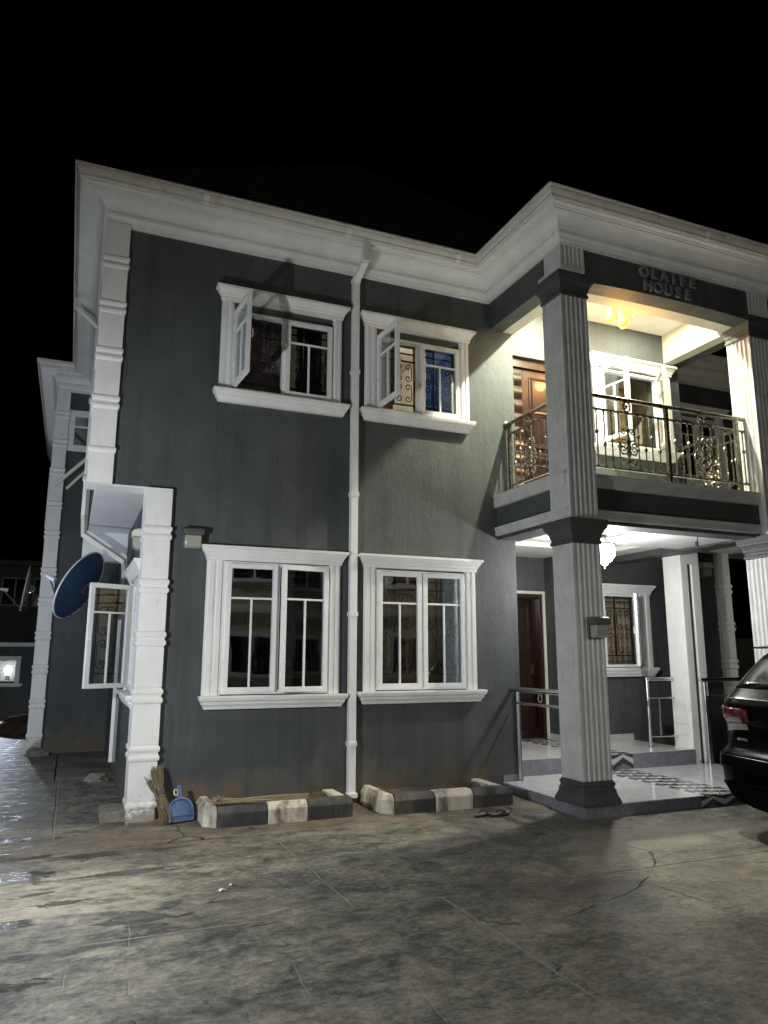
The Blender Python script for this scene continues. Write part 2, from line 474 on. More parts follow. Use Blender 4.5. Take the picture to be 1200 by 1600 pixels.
    b.inputs['Specular IOR Level'].default_value = 0.45
    hgt = n.math('SUBTRACT', n.math('ADD', n.math('MULTIPLY', st, 0.9), n.math('MULTIPLY', st2, 0.5)), n.math('ADD', n.math('MULTIPLY', groove, 0.5), crk))
    hgt = n.mix(n.math('MULTIPLY', pud, 0.85), hgt, 0.45)
    gn = n.noise(n.pos(), 42, 6, 0.7)
    n.lk(n.bump(hgt, 0.9, 0.05, n.bump(gn, 0.3, 0.012)), b.inputs['Normal'])
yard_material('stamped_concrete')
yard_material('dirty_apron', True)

# ------------------------------------------------------------------ ground
g = MB().add([(-120, -120, -0.06), (120, -120, -0.06), (120, 120, -0.06), (-120, 120, -0.06)], [(0, 1, 2, 3)])
ground = struct(g.build('ground', 'soil'))
yard = bpy.data.objects.new('concrete_yard', None); COL.objects.link(yard); yard['kind'] = 'structure'
JT = 0.007
def slab(x0, x1, y0, y1, z=0.0, mat='stamped_concrete', tilt=0.0):
    mb = MB()
    j = JT
    pts = []
    # slightly ragged outline so that the saw-cut joints are not ruler straight
    def edge(a, b, k):
        out = []
        for i in range(k):
            t = i / k
            px, py = a[0] + (b[0] - a[0]) * t, a[1] + (b[1] - a[1]) * t
            if i: px += random.uniform(-.004, .004); py += random.uniform(-.004, .004)
            out.append((px, py))
        return out
    cs = [(x0 + j, y0 + j), (x1 - j, y0 + j), (x1 - j, y1 - j), (x0 + j, y1 - j)]
    for i in range(4):
        a, b_ = cs[i], cs[(i + 1) % 4]
        L = math.hypot(b_[0] - a[0], b_[1] - a[1])
        pts += edge(a, b_, max(2, min(14, int(L / 0.3))))
    zz = lambda q, d: z + d + tilt * (q[0] - x0)
    mb.loft([[(q[0], q[1], -0.055) for q in pts], [(q[0], q[1], zz(q, -0.008)) for q in pts],
             [(q[0] + (0.006 if q[0] < (x0 + x1) / 2 else -0.006), q[1] + (0.006 if q[1] < (y0 + y1) / 2 else -0.006), zz(q, 0)) for q in pts]])
    return mb.build('slab', mat, yard)
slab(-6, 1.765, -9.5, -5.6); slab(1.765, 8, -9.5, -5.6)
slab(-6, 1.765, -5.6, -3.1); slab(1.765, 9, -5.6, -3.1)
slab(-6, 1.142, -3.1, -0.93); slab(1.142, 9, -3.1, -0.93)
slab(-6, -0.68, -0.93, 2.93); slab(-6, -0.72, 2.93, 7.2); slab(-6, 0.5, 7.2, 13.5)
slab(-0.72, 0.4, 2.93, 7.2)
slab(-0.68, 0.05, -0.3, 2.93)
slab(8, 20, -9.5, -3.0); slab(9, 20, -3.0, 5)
MB().box(-6, 1.136, -3.108, -3.092, -0.05, -0.001).build('joint_filler', 'joint_mortar', yard)
MB().box(1.142, 9, -3.107, -3.093, -0.05, -0.004).build('joint_filler', 'joint_mortar', yard)
MB().box(1.759, 1.771, -5.6, -3.1, -0.05, -0.002).build('joint_filler', 'joint_mortar', yard)
MB().box(-0.69, -0.67, -0.9, 2.93, -0.05, -0.008).build('joint_filler', 'concrete', yard)
MB().box(1.136, 1.148, -3.09, -0.95, -0.05, -0.006).build('joint_filler', 'concrete', yard)
# earth-stained concrete apron under the front wall
mb = MB()
fr = []
for i in range(41):
    x = -1.5 + i * (5.67 / 40)
    y = -0.98 + 0.08 * math.exp(-((x - 0.3) / 0.7) ** 2) + random.uniform(-.015, .015)
    if x < -0.5: y += 0.1 * (x + 0.5) ** 2
    fr.append((x, y))
back = [(q[0], 0.12 if q[0] > -0.05 else (-0.62 + 0.12 * math.sin(q[0] * 5) + random.uniform(-.03, .03) if q[0] < -0.7 else -0.2 + 0.5 * (q[0] + 0.05))) for q in reversed(fr)]
low = [(q[0], q[1], 0.002) for q in fr] + [(q[0], q[1], 0.002) for q in back]
top = [(q[0], q[1] + 0.035, 0.014) for q in fr] + [(q[0], q[1], 0.024 if q[0] > -0.05 else 0.012) for q in back]
mb.loft([[(q[0], q[1], -0.05) for q in low], low, top])
struct(mb.build('apron', 'dirty_apron'))

# ------------------------------------------------------------------ the house
house = thing('house', 'charcoal grey two-storey house with white mouldings, columned porch and balcony', 'house', (2.0, 0, 0))

W1 = dict(o=(0.78, 1.965, 4.50, 5.46), lin=(0.561, 2.15, 5.711), sill=(0.575, 2.16))
W2 = dict(o=(2.53, 3.675, 4.50, 5.46), lin=(2.30, 3.882, 5.711), sill=(2.31, 3.851))
W3 = dict(o=(0.795, 1.965, 1.19, 2.575), lin=(0.529, 2.17, 2.734), sill=(0.575, 2.175))
W4 = dict(o=(2.535, 3.69, 1.205, 2.565), lin=(2.31, 3.912, 2.734), sill=(2.315, 3.923))
W5 = dict(o=(6.28, 7.62, 1.42, 2.54), lin=(6.26, 7.93, 2.69), sill=(6.27, 7.9))
W6 = dict(o=(5.89, 6.95, 4.46, 5.57), lin=(5.73, 7.26, 5.755), sill=(5.75, 7.21))
W8 = dict(o=(8.45, 9.4, 4.5, 5.6), lin=(8.2, 9.65, 5.8), sill=(8.25, 9.6))
D_UP = (4.50, 5.46, 3.58, 5.54)
D_LO = (5.18, 6.17, 0.34, 2.54)
H = lambda w: w['o']
wl = lambda nm, mb, mat='charcoal_paint', **k: mb.build(nm, mat, house, **k)
wl('wall', MB().wall(0.0, 4.45, -0.03, 3.32, [H(W3), H(W4)], 0.0, 0.2))
wl('wall', MB().wall(-0.56, 7.38, 3.32, 6.45, [H(W1), H(W2), D_UP, H(W6)], 0.0, 0.2))
SW = (0.3, 1.42, 1.2, 2.42)
wl('wall', MB().wall(0.2, 5.85, -0.03, 3.32, [SW], 0.0, 0.2, 'y'))
wl('wall', MB().wall(0.2, 5.85, 3.32, 6.45, [], -0.56, -0.36, 'y'))
B2W = (-0.95, -0.25, 5.17, 5.82)
wl('wall', MB().wall(-1.13, 0.3, -0.03, 6.45, [B2W], 5.85, 6.05))
wl('wall', MB().wall(6.05, 12.5, -0.03, 6.45, [(7.0, 8.2, 3.9, 5.0)], -1.13, -0.93, 'y'))
wl('wall', MB().box(4.25, 4.448, 0.2, 1.95, -0.03, 3.2))
wl('wall', MB().wall(4.25, 6.23, -0.03, 3.2, [D_LO], 1.95, 2.1))
wl('wall', MB().box(6.23, 6.38, 1.6, 2.1, -0.03, 3.2))
wl('wall', MB().wall(6.23, 8.7, -0.03, 3.2, [H(W5)], 1.45, 1.6))
wl('wall', MB().box(7.75, 8.65, 0.6, 0.75, -0.03, 3.2))
wl('wall', MB().wall(7.3, 12, 3.2, 6.45, [H(W8)], 1.25, 1.4))
wl('wall', MB().box(7.2, 7.38, 0.2, 1.25, 3.2, 6.45))
# overhang soffit on the left, its cross beam, rear ceiling
wl('soffit', MB().box(-0.555, -0.002, 0.003, 3.25, 3.302, 3.35).box(-0.55, -0.002, 3.5, 5.845, 3.305, 3.35), 'soffit_white', bevel=0.004)
wl('beam', MB().box(-0.61, -0.003, 3.25, 3.5, 2.9, 3.318), 'soffit_white', bevel=0.008)
wl('soffit', MB().box(7.75, 12, 0.62, 1.24, 3.2, 3.25), 'ceiling_white')

# rooms behind the windows
def room(x0, x1, y0, y1, z0, z1, mat):
    mb = MB()
    mb.box(x0, x1, y1, y1 + .05, z0, z1)
    mb.box(x0 - .05, x0, y0, y1, z0, z1); mb.box(x1, x1 + .05, y0, y1, z0, z1)
    mb.box(x0 - .05, x1 + .05, y0, y1 + .05, z0 - .05, z0 - .002); mb.box(x0 - .05, x1 + .05, y0, y1 + .05, z1 + .002, z1 + .05)
    return mb.build('interior_wall', mat, house)
room(0.3, 2.15, 0.205, 3.0, 3.42, 6.3, 'room_wall')
room(2.3, 4.2, 0.205, 3.0, 3.42, 6.3, 'room_wall')
room(4.35, 7.12, 0.205, 2.6, 3.56, 6.3, 'room_wall')
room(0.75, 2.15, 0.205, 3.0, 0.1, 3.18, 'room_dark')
MB().box(.62, .69, .205, 3.0, .1, 3.18).box(.205, .62, 2.95, 3.0, .1, 3.18).build('interior_wall', 'room_wall', house)
room(2.3, 4.15, 0.205, 3.0, 0.1, 3.18, 'room_wall')
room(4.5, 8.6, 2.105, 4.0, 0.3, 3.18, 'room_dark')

# ---- corner pilasters with double bead bands
def pilaster(x0, x1, y0, y1, z0, z1, bands, mat='white_trim', single=()):
    pr = [(0.0, z0)]
    ev = sorted([(b_, 0) for b_ in bands] + [(b_, 1) for b_ in single])
    for zc, one in ev:
        beads = (0.0,) if one else (-0.042, 0.042)
        if not one: pr += [(0.0, zc - 0.085), (-0.006, zc - 0.08)]
        for d in beads:
            for k in range(7):
                a = -PI / 2 + PI * k / 6
                pr.append((0.015 * math.cos(a), zc + d + 0.03 * math.sin(a)))
        if not one: pr += [(-0.006, zc + 0.08), (0.0, zc + 0.085)]
    pr.append((0.0, z1))
    return MB().ringbox(x0, x1, y0, y1, pr, True).build('pilaster', mat, house, smooth=True, angle=30)
pilaster(-0.055, 0.208, -0.075, 0.3, 0.0, 3.303, (2.831, 2.281, 1.751, 1.189, 0.642), single=(0.161,))
pilaster(-0.638, -0.395, -0.075, 0.3, 3.305, 6.21, (5.748, 5.23, 4.70, 4.17), single=(3.66,))
pilaster(-1.205, -0.985, 5.775, 6.15, 0.0, 6.21, (5.75, 5.232, 4.713, 4.119, 3.605, 2.969, 2.462, 1.9, 1.347, 0.792), single=(0.288,))
pilaster(8.42, 8.66, 0.53, 0.8, 0.0, 3.2, (2.6, 2.03, 1.47, 0.9))

# ---- cornice and gutter swept round the eaves
PATH = [(-1.14, 12.4), (-1.14, 5.84), (-0.57, 5.84), (-0.57, -0.01), (4.14, -0.01), (4.14, -1.61), (7.47, -1.61), (7.47, 1.24), (12, 1.24)]
def sweep(path, prof, name, mat, smooth=True):
    rings = []
    for i, p in enumerate(path):
        P = Vector(p)
        ds = []
        if i > 0: ds.append((P - Vector(path[i - 1])).normalized())
        if i < len(path) - 1: ds.append((Vector(path[i + 1]) - P).normalized())
        ns = [Vector((d.y, -d.x)) for d in ds]
        ns = [-n_ if False else n_ for n_ in ns]
        mvec = ns[0] if len(ns) == 1 else (ns[0] + ns[1]) / (1 + ns[0].dot(ns[1]))
        rings.append([(p[0] + mvec.x * o * -SGN, p[1] + mvec.y * o * -SGN, z) for o, z in prof])
    return MB().loft(rings).build(name, mat, house, smooth=smooth, angle=28)
SGN = -1
# outward is to the right of travel for this path: (dy,-dx) of a southward leg points west
cove = [(0.1 + 0.16 * (1 - math.cos(a)), 6.325 + 0.11 * math.sin(a)) for a in [PI / 2 * k / 7 for k in range(8)]]
cprof = [(-0.05, 6.195), (0.026, 6.195), (0.03, 6.212), (0.022, 6.217), (0.05, 6.222), (0.054, 6.228), (0.058, 6.25), (0.072, 6.268), (0.086, 6.275), (0.088, 6.305), (0.072, 6.312), (0.072, 6.32)] + cove + \
        [(0.26, 6.45), (0.285, 6.45), (0.285, 6.462), (0.34, 6.466), (0.34, 6.5), (-0.05, 6.5)]
sweep(PATH, [(-o if False else o, z) for o, z in cprof], 'cornice', 'white_trim')
gprof = [(0.3, 6.49), (0.335, 6.478), (0.36, 6.478), (0.372, 6.492), (0.372, 6.512), (0.388, 6.53), (0.402, 6.55), (0.406, 6.575), (0.398, 6.58), (0.42, 6.586), (0.42, 6.606), (0.408, 6.606), (0.4, 6.59), (0.3, 6.58)]
sweep(PATH, gprof, 'gutter', 'gutter_white')
# gutter brackets / joiners
def joiner(x, y, dirx):
    prof = [(q[0] + 0.004, q[1] - 0.003) for q in gprof[:9]]
    mb = MB()
    if dirx: mb.loft([[(x + s_, y - o, z) for o, z in prof] for s_ in (-.03, .03)], closed=False)
    else: mb.loft([[(x - o, y + s_, z) for o, z in prof] for s_ in (-.03, .03)], closed=False)
    o = mb.build('gutter_joint', 'pvc_white', house)
    md = o.modifiers.new('t', 'SOLIDIFY'); md.thickness = 0.004
for x in (0.35, 2.02, 3.5): joiner(x, -0.01, True)
joiner(-0.57, 2.3, False); joiner(4.14, -0.35, False); joiner(6.0, -1.61, True)

# ---- roof with stepped tile courses
def hip(cx, cy, zt, x0, x1, y0, y1, z0, rows=16):
    mb = MB(); rings = []
    for i in range(rows):
        for e in (0.0, 0.985):
            t = (i + e) / rows
            dz = 0.0 if e == 0 else -0.03
            q = lambda a, c_: a + (c_ - a) * t
            zz = z0 + (zt - z0) * t + dz + 0.03
            rings.append([(q(x0, cx), q(y0, cy), zz), (q(x1, cx), q(y0, cy), zz), (q(x1, cx), q(y1, cy), zz), (q(x0, cx), q(y1, cy), zz)])
    mb.loft(rings)
    return mb.build('roof', 'roof_tile', house)
hip(3.45, 3.3, 10.3, -0.9, 8.0, -0.33, 11.5, 6.56, 24)
hip(5.83, 0.8, 7.8, 3.86, 7.8, -1.83, 3.4, 6.562, 12)

# ---- downpipe on the front wall
dp = sub('downpipe', house, (2.24, -0.06, 0))
px0, px1, py0, py1 = 2.197, 2.283, -0.085, -0.012
MB().box(px0, px1, py0, py1, 0.1, 6.13).build('pipe', 'pvc_white', dp, bevel=0.006)
def obox(p, q, w, d):
    P, Q = Vector(p), Vector(q); t = (Q - P).normalized()
    a = Vector((1, 0, 0)); b_ = t.cross(a).normalized()
    return MB().loft([[c_ + a * sx_ * w / 2 + b_ * sy_ * d / 2 for sx_, sy_ in ((-1, -1), (1, -1), (1, 1), (-1, 1))] for c_ in (P, Q)])
obox((2.24, -0.05, 6.1), (2.255, -0.335, 6.24), 0.084, 0.07).build('offset_bend', 'pvc_white', dp, bevel=0.006)
MB().box(2.212, 2.3, -0.38, -0.3, 6.22, 6.5).build('outlet', 'pvc_white', dp, bevel=0.005)
for z in (6.08, 4.9, 3.4, 2.02, 0.62):
    MB().box(px0 - .008, px1 + .008, py0 - .008, -0.004, z, z + 0.05).build('bracket', 'pvc_white', dp, bevel=0.003)
MB().box(px0 - .01, px1 + .012, py0 - .03, py1 + .005, 0.09, 0.14).build('shoe', 'pvc_white', dp, bevel=0.006)
# downpipe on the left flank
dp2 = sub('downpipe', house, (-0.6, 3.0, 3.3))
def rpipe(pts, w=0.04): return MB().tube(pts, w, 4)
rpipe([(-0.93, 2.6, 6.5), (-0.92, 2.6, 6.36), (-0.62, 2.6, 6.1), (-0.62, 2.6, 3.4)], 0.045).build('pipe', 'pvc_white', dp2)
rpipe([(-0.62, 2.6, 3.42), (-0.61, 2.55, 3.16), (-0.09, 2.5, 2.82), (-0.07, 2.5, 2.7)], 0.045).build('offset_bend', 'gutter_white', dp2)
rpipe([(-0.07, 2.5, 2.72), (-0.07, 2.5, 0.25)], 0.04).build('pipe', 'pvc_white', dp2)
for z in (5.0, 3.9): MB().box(-0.68, -0.563, 2.54, 2.66, z, z + .05).build('bracket', 'pvc_white', dp2)

# ------------------------------------------------------------------ windows
def spiral(cx, cz, r0, turns, a0, sgn, n=22):
    return [(cx + r0 * (1 - 0.82 * k / n) * math.cos(a0 + sgn * turns * 2 * PI * k / n), cz + r0 * (1 - 0.82 * k / n) * math.sin(a0 + sgn * turns * 2 * PI * k / n)) for k in range(n + 1)]
def cscroll(mb, xa, za, zb, side, w, r=0.0068):
    # a C scroll: back at x=xa+side*..., curls at both ends
    h = zb - za; rr = h * 0.2
    p1 = [(xa + side * (w - rr), zb - rr)]
    top_ = spiral(xa + side * rr, zb - rr, rr, 1.15, (0 if side < 0 else PI), 1 if side < 0 else -1)
    bot_ = spiral(xa + side * rr, za + rr, rr, 1.15, (0 if side < 0 else PI), -1 if side < 0 else 1)
    top_ = [(2 * (xa + side * rr) - q[0], q[1]) if False else q for q in top_]
    mid = []
    for k in range(9):
        t = k / 8
        mid.append((xa + side * (0.0 + 0.35 * w * math.sin(PI * t) * 0), za + rr + (h - 2 * rr) * t))
    path = list(reversed(bot_)) + mid[1:-1] + top_
    mb.tube([(q[0], 0, q[1]) for q in path], r, 5)
def grille(mb, x0, x1, z0, z1, nx=4):
    t = 0.0085
    hb = [z0 + 0.02, z0 + 0.16, z1 - 0.2, z1 - 0.1]
    for z in hb: mb.box(x0, x1, -t, t, z - t, z + t)
    for i in range(nx + 1):
        x = x0 + 0.012 + (x1 - x0 - 0.024) * i / nx
        mb.box(x - t, x + t, -t * .8, t * .8, z0 if i % 2 == 0 else hb[1], z1)
    zz0, zz1 = hb[1] + .02, hb[2] - .02
    hh = (zz1 - zz0) / 2
    for i in range(nx):
        xm = x0 + (x1 - x0) * (i + .5) / nx
        w = (x1 - x0) / nx * 0.42
        for k in range(2):
            za, zb = zz0 + k * hh + .02, zz0 + (k + 1) * hh - .01
            for s_ in (-1, 1): cscroll(mb, xm - s_ * w + s_ * 0.008, za, zb, s_, w)
    for i in range(1, nx, 2):
        pass
def M_front(y): return Matrix.Translation((0, y, 0))
def window(w, y, M=None, open_l=0, open_r=0, panes=True, grl=True, curtain=None, label=None, side=None, lmat='white_trim', handle=True, cdepth=0.34):
    """window in a wall facing -Y at plane y (M maps it elsewhere)"""
    T = M if M is not None else M_front(y)
    x0, x1, z0, z1 = w['o']
    base = T @ Vector(((x0 + x1) / 2, 0, z0))
    wi = sub('window', house, base, label)
    B = lambda mb, nm, mat, **k: mb.build(nm, mat, wi, M=T, **k)
    lx0, lx1, lz = w['lin']; sx0, sx1 = w['sill']
    jl0, jr1 = (lx0 + 0.075), (lx1 - 0.075)
    jb, jt = z0 - 0.02, lz - 0.15
    # lintel: stepped crown
    B(MB().ringbox(lx0 + .07, lx1 - .07, -0.055, -0.001, [(0, lz - .15), (0.006, lz - .145), (0.006, lz - .115), (0.018, lz - .105), (0.02, lz - .09), (0.034, lz - .07), (0.05, lz - .045), (0.052, lz - .035), (0.07, lz - .03), (0.07, lz)]), 'lintel', lmat, bevel=0.002)
    B(MB().ringbox(sx0 + .07, sx1 - .07, -0.05, -0.001, [(0, z0 - .15), (0.012, z0 - .145), (0.02, z0 - .12), (0.04, z0 - .095), (0.045, z0 - .07), (0.062, z0 - .06), (0.07, z0 - .03), (0.07, z0 - .012)]), 'sill', lmat, bevel=0.002)
    for a, c_ in ((jl0, x0 - .002), (x1 + .002, jr1)):
        if c_ - a < 0.03: continue
        wd = c_ - a
        sec = [(a, -.002), (a, -.034), (a + wd * .12, -.034), (a + wd * .16, -.05), (a + wd * .42, -.05), (a + wd * .46, -.04), (a + wd * .56, -.04), (a + wd * .6, -.05), (a + wd * .84, -.05), (a + wd * .88, -.034), (c_, -.034), (c_, -.002)]
        B(MB().prism([(q[0], q[1]) for q in sec], 2, jb + .01, jt), 'jamb', lmat, bevel=0.0015)
    # reveal lining + outer frame + mullion
    xm = (x0 + x1) / 2
    fw = 0.035
    fm = MB()
    fm.box(x0, x0 + fw, -.03, .05, z0, z1); fm.box(x1 - fw, x1, -.03, .05, z0, z1)
    fm.box(x0 + fw, x1 - fw, -.03, .05, z0, z0 + fw); fm.box(x0 + fw, x1 - fw, -.03, .05, z1 - fw, z1)
    fm.box(xm - .022, xm + .022, -.028, .045, z0 + fw, z1 - fw)
    B(fm, 'frame', 'pvc_white', bevel=0.003)
    # sashes
    sw = xm - x0 - fw * 0.5 - .012
    sh0, sh1 = z0 + fw * .55, z1 - fw * .55
    for sidex, ang in ((-1, open_l), (1, open_r)):
        hx = x0 + fw * .5 if sidex < 0 else x1 - fw * .5
        Rm = Matrix.Translation((hx, -.035, 0)) @ Matrix.Rotation(R(-ang) * (1 if sidex < 0 else -1), 4, 'Z')
        SM = T @ Rm
        d = 1 if sidex < 0 else -1
        X = lambda a: d * a
        def bx(mb, a, b_, ya, yb, za, zb): mb.box(min(X(a), X(b_)), max(X(a), X(b_)), ya, yb, za, zb)
        mb = MB(); f_ = 0.052
        bx(mb, 0, f_, -.022, .022, sh0, sh1); bx(mb, sw - f_, sw, -.022, .022, sh0, sh1)
        bx(mb, f_, sw - f_, -.022, .022, sh0, sh0 + f_); bx(mb, f_, sw - f_, -.022, .022, sh1 - f_, sh1)
        zt = sh1 - f_ - (sh1 - sh0) * 0.235
        mt = 0.011
        bx(mb, f_, sw - f_, -.013, .013, zt - mt, zt + mt)
        bx(mb, sw / 2 - mt, sw / 2 + mt, -.012, .012, sh0 + f_, zt - mt)
        mb.build('sash', 'pvc_white', wi, M=SM, bevel=0.003)
        if handle:
            hm = MB(); zc = (sh0 + sh1) / 2 - .05
            bx(hm, sw - .035, sw - .015, .022, .04, zc - .012, zc + .012); bx(hm, sw - .03, sw - .02, .04, .05, zc - .01, zc + .09)
            hm.build('handle', 'pvc_white', wi, M=SM)
        for a, b_, za, zb in ((f_, sw - f_, zt + mt, sh1 - f_), (f_, sw / 2 - mt, sh0 + f_, zt - mt), (sw / 2 + mt, sw - f_, sh0 + f_, zt - mt)):
            pm = MB(); bx(pm, a, b_, -.003, .003, za, zb)
            pm.build('pane', 'window_glass', wi, M=SM)
    if grl:
        gm = MB(); grille(gm, x0 + .01, x1 - .01, z0 + .01, z1 - .01)
        o = gm.build('burglar_grille', 'iron_black', wi, M=T @ Matrix.Translation((0, .13, 0)))
    if curtain:
        for mat_, a, b_ in curtain:
            pts = []
            k = max(8, int((b_ - a) / 0.02))
            for i in range(k + 1):
                xx = a + (b_ - a) * i / k
                pts.append((xx, cdepth + (0.022 * math.sin(i * 1.25) + 0.01 * math.sin(i * .4)) * min(1, cdepth * 3 - .2)))
            lo_, hi_ = (z0 - .15, z1 + .1) if cdepth > .25 else (z0 + .01, z1 - .01)
            rings = [[(q[0], q[1] + 0.012 * math.sin(z * 3 + q[0] * 9) * min(1, cdepth * 3 - .2), z) for q in pts] for z in (lo_, z0 + .3, z0 + .8, hi_)]
            o = B(MB().loft(rings, closed=False), 'curtain', mat_, smooth=True, angle=80)
            o.modifiers.new('t', 'SOLIDIFY').thickness = 0.004
    return wi
window(W1, 0, open_l=86, curtain=[('mauve_curtain', 0.85, 1.45), ('mauve_curtain', 1.62, 1.95)])
window(W2, 0, open_l=87, curtain=[('gold_curtain', 2.6, 2.9), ('cream_curtain', 3.2, 3.34), ('blue_curtain', 3.38, 3.86)])
window(W3, 0, open_r=9, curtain=None)
window(W4, 0, curtain=[('cream_curtain', 2.5, 2.95), ('blue_curtain', 3.55, 3.72)])
window(W5, 1.45, M=M_front(1.45), open_l=90, open_r=46, curtain=[('cream_curtain', 6.75, 8.0)])
window(W6, 0, open_l=84, open_r=58, grl=False, curtain=[('gold_curtain', 6.32, 6.62)])
window(W8, 1.25, M=M_front(1.25), grl=False)
# flank window: wall facing -X, u runs along -Y
MS = Matrix(((0, 1, 0, 0.0), (-1, 0, 0, 0), (0, 0, 1, 0), (0, 0, 0, 1)))
window(dict(o=(-1.42, -0.3, 1.2, 2.42), lin=(-1.68, -0.09, 2.58), sill=(-1.65, -0.1)), 0, M=MS, open_l=62, open_r=0, curtain=[('cream_curtain', -1.4, -0.32)], cdepth=0.17)
# simple windows of the rear bay
def small_window(x0, x1, z0, z1, M):
    wi = sub('window', house, M @ Vector(((x0 + x1) / 2, 0, z0)))
    mb = MB(); f_ = .05
    mb.box(x0 - .06, x0 + f_, -.03, .04, z0 - .06, z1 + .06); mb.box(x1 - f_, x1 + .06, -.03, .04, z0 - .06, z1 + .06)
    mb.box(x0 + f_, x1 - f_, -.03, .04, z0 - .06, z0 + f_); mb.box(x0 + f_, x1 - f_, -.03, .04, z1 - f_, z1 + .06)
    mb.box(x0 + f_, x1 - f_, -.02, .02, z0 + (z1 - z0) * .6, z0 + (z1 - z0) * .6 + .03)
    mb.box((x0 + x1) / 2 - .02, (x0 + x1) / 2 + .02, -.019, .019, z0 + f_, z0 + (z1 - z0) * .6)
    mb.build('frame', 'pvc_white', wi, M=M, bevel=0.003)
    MB().box(x0 + f_, x1 - f_, 0.0, .006, z0 + f_, z1 - f_).build('pane', 'window_glass', wi, M=M)
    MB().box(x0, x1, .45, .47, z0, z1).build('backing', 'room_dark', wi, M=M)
small_window(-0.93, -0.27, 5.18, 5.81, M_front(5.85))
MS2 = Matrix(((0, 1, 0, -1.13), (-1, 0, 0, 0), (0, 0, 1, 0), (0, 0, 0, 1)))
wi = sub('window', house, (-1.13, 7.6, 3.9))
mb = MB()
for a in (-8.2, -7.04): mb.box(a, a + .05, -.14, -.02, 3.9, 5.0)
for z in (3.9, 4.5, 4.95): mb.box(-8.15, -7.04, -.135, -.025, z, z + .05)
mb.build('frame', 'pvc_white', wi, M=MS2)
MB().box(-8.15, -7.04, -.06, -.054, 3.95, 4.95).build('pane', 'window_glass', wi, M=MS2)

# ------------------------------------------------------------------ porch columns
def flute_section(hw, nf=5, depth=0.016, margin=0.022):
    pts = []
    for s_ in range(4):
        c_, sn = math.cos(s_ * PI / 2), math.sin(s_ * PI / 2)
        loc = [(-hw, -hw)]
        wf = (2 * hw - 2 * margin) / nf
        for k in range(nf):
            a = -hw + margin + k * wf
            for j in range(7):
                t = j / 6
                loc.append((a + wf * (0.1 + 0.8 * t), -hw + depth * math.sin(PI * t)))
        for x, y in loc: pts.append((x * c_ - y * sn, x * sn + y * c_))
    return pts
def column(cx, cy):
    col = sub('column', house, (cx, cy, 0.13))
    hw = 0.18
    sec = flute_section(hw)
    def shaft(z0, z1, h=None):
        s_ = sec if h is None else flute_section(h)
        mb = MB().loft([[(cx + q[0], cy + q[1], z) for q in s_] for z in (z0, z1)])
        return mb.build('shaft', 'grey_white_column', col)
    def sq(prof, nm, mat):
        rings = [[(cx - o, cy - o, z), (cx + o, cy - o, z), (cx + o, cy + o, z), (cx - o, cy + o, z)] for o, z in prof]
        return MB().loft(rings).build(nm, mat, col, bevel=0.003)
    base = [(0.238, 0.122), (0.238, 0.155), (0.225, 0.185), (0.212, 0.215), (0.205, 0.235), (0.205, 0.26), (0.195, 0.275), (0.19, 0.295), (0.2, 0.305), (0.2, 0.33), (0.188, 0.34), (0.186, 0.352)]
    sq(base, 'base', 'dark_moulding')
    capf = lambda z: [(0.186, z), (0.196, z + .005), (0.196, z + .035), (0.186, z + .045), (0.188, z + .07), (0.198, z + .085), (0.198, z + .1), (0.205, z + .12), (0.222, z + .15), (0.24, z + .17), (0.243, z + .19), (0.25, z + .2), (0.25, z + .262), (0.2, z + .275)]
    shaft(0.35, 2.775)
    sq(capf(2.77), 'capital', 'dark_moulding')
    shaft(3.045, 5.63)
    sq(capf(5.62), 'capital', 'dark_moulding')
    MB().box(cx - .222, cx + .11, -1.622, cy + .19, 5.885, 5.95).build('block', 'grey_white_column', col, bevel=0.003)
    MB().loft([[(cx - .056 + q[0] * .92, -1.462 + q[1] * .88, z) for q in sec] for z in (5.95, 6.2)]).build('shaft', 'grey_white_column', col)
    return col
CX1, CX2, CY = 4.342, 7.245, -1.362
column(CX1, CY); column(CX2, CY)

# ---- balcony beams (dark outside, pale plaster inside) and ceiling
def arch(x0, x1, z, rise, n=14):
    return [(x0 + (x1 - x0) * i / n, z + rise * (1 - (2 * i / n - 1) ** 2)) for i in range(n + 1)]
top_ = [(7.2, 6.3), (4.3, 6.3)]
MB().prism(arch(4.3, 7.2, 5.79, 0.045) + top_, 1, -1.6, -1.36).build('beam', 'charcoal_paint', house)
MB().prism([(q[0], q[1] + .003) for q in arch(4.3, 7.2, 5.79, 0.045)] + top_, 1, -1.359, -1.17).build('beam', 'cream_plaster', house)
MB().box(4.15, 4.35, -1.3, -0.001, 5.83, 6.3).build('beam', 'charcoal_paint', house)
MB().box(4.351, 4.52, -1.14, -0.001, 5.832, 6.3).build('beam', 'cream_plaster', house)
MB().box(7.12, 7.3, -1.14, -0.001, 5.832, 6.3).build('beam', 'cream_plaster', house)
MB().box(7.301, 7.47, -1.14, 0.6, 5.83, 6.3).build('beam', 'charcoal_paint', house)
MB().box(4.2, 7.46, -1.49, 0.0, 6.27, 6.32).build('ceiling', 'ceiling_white', house)

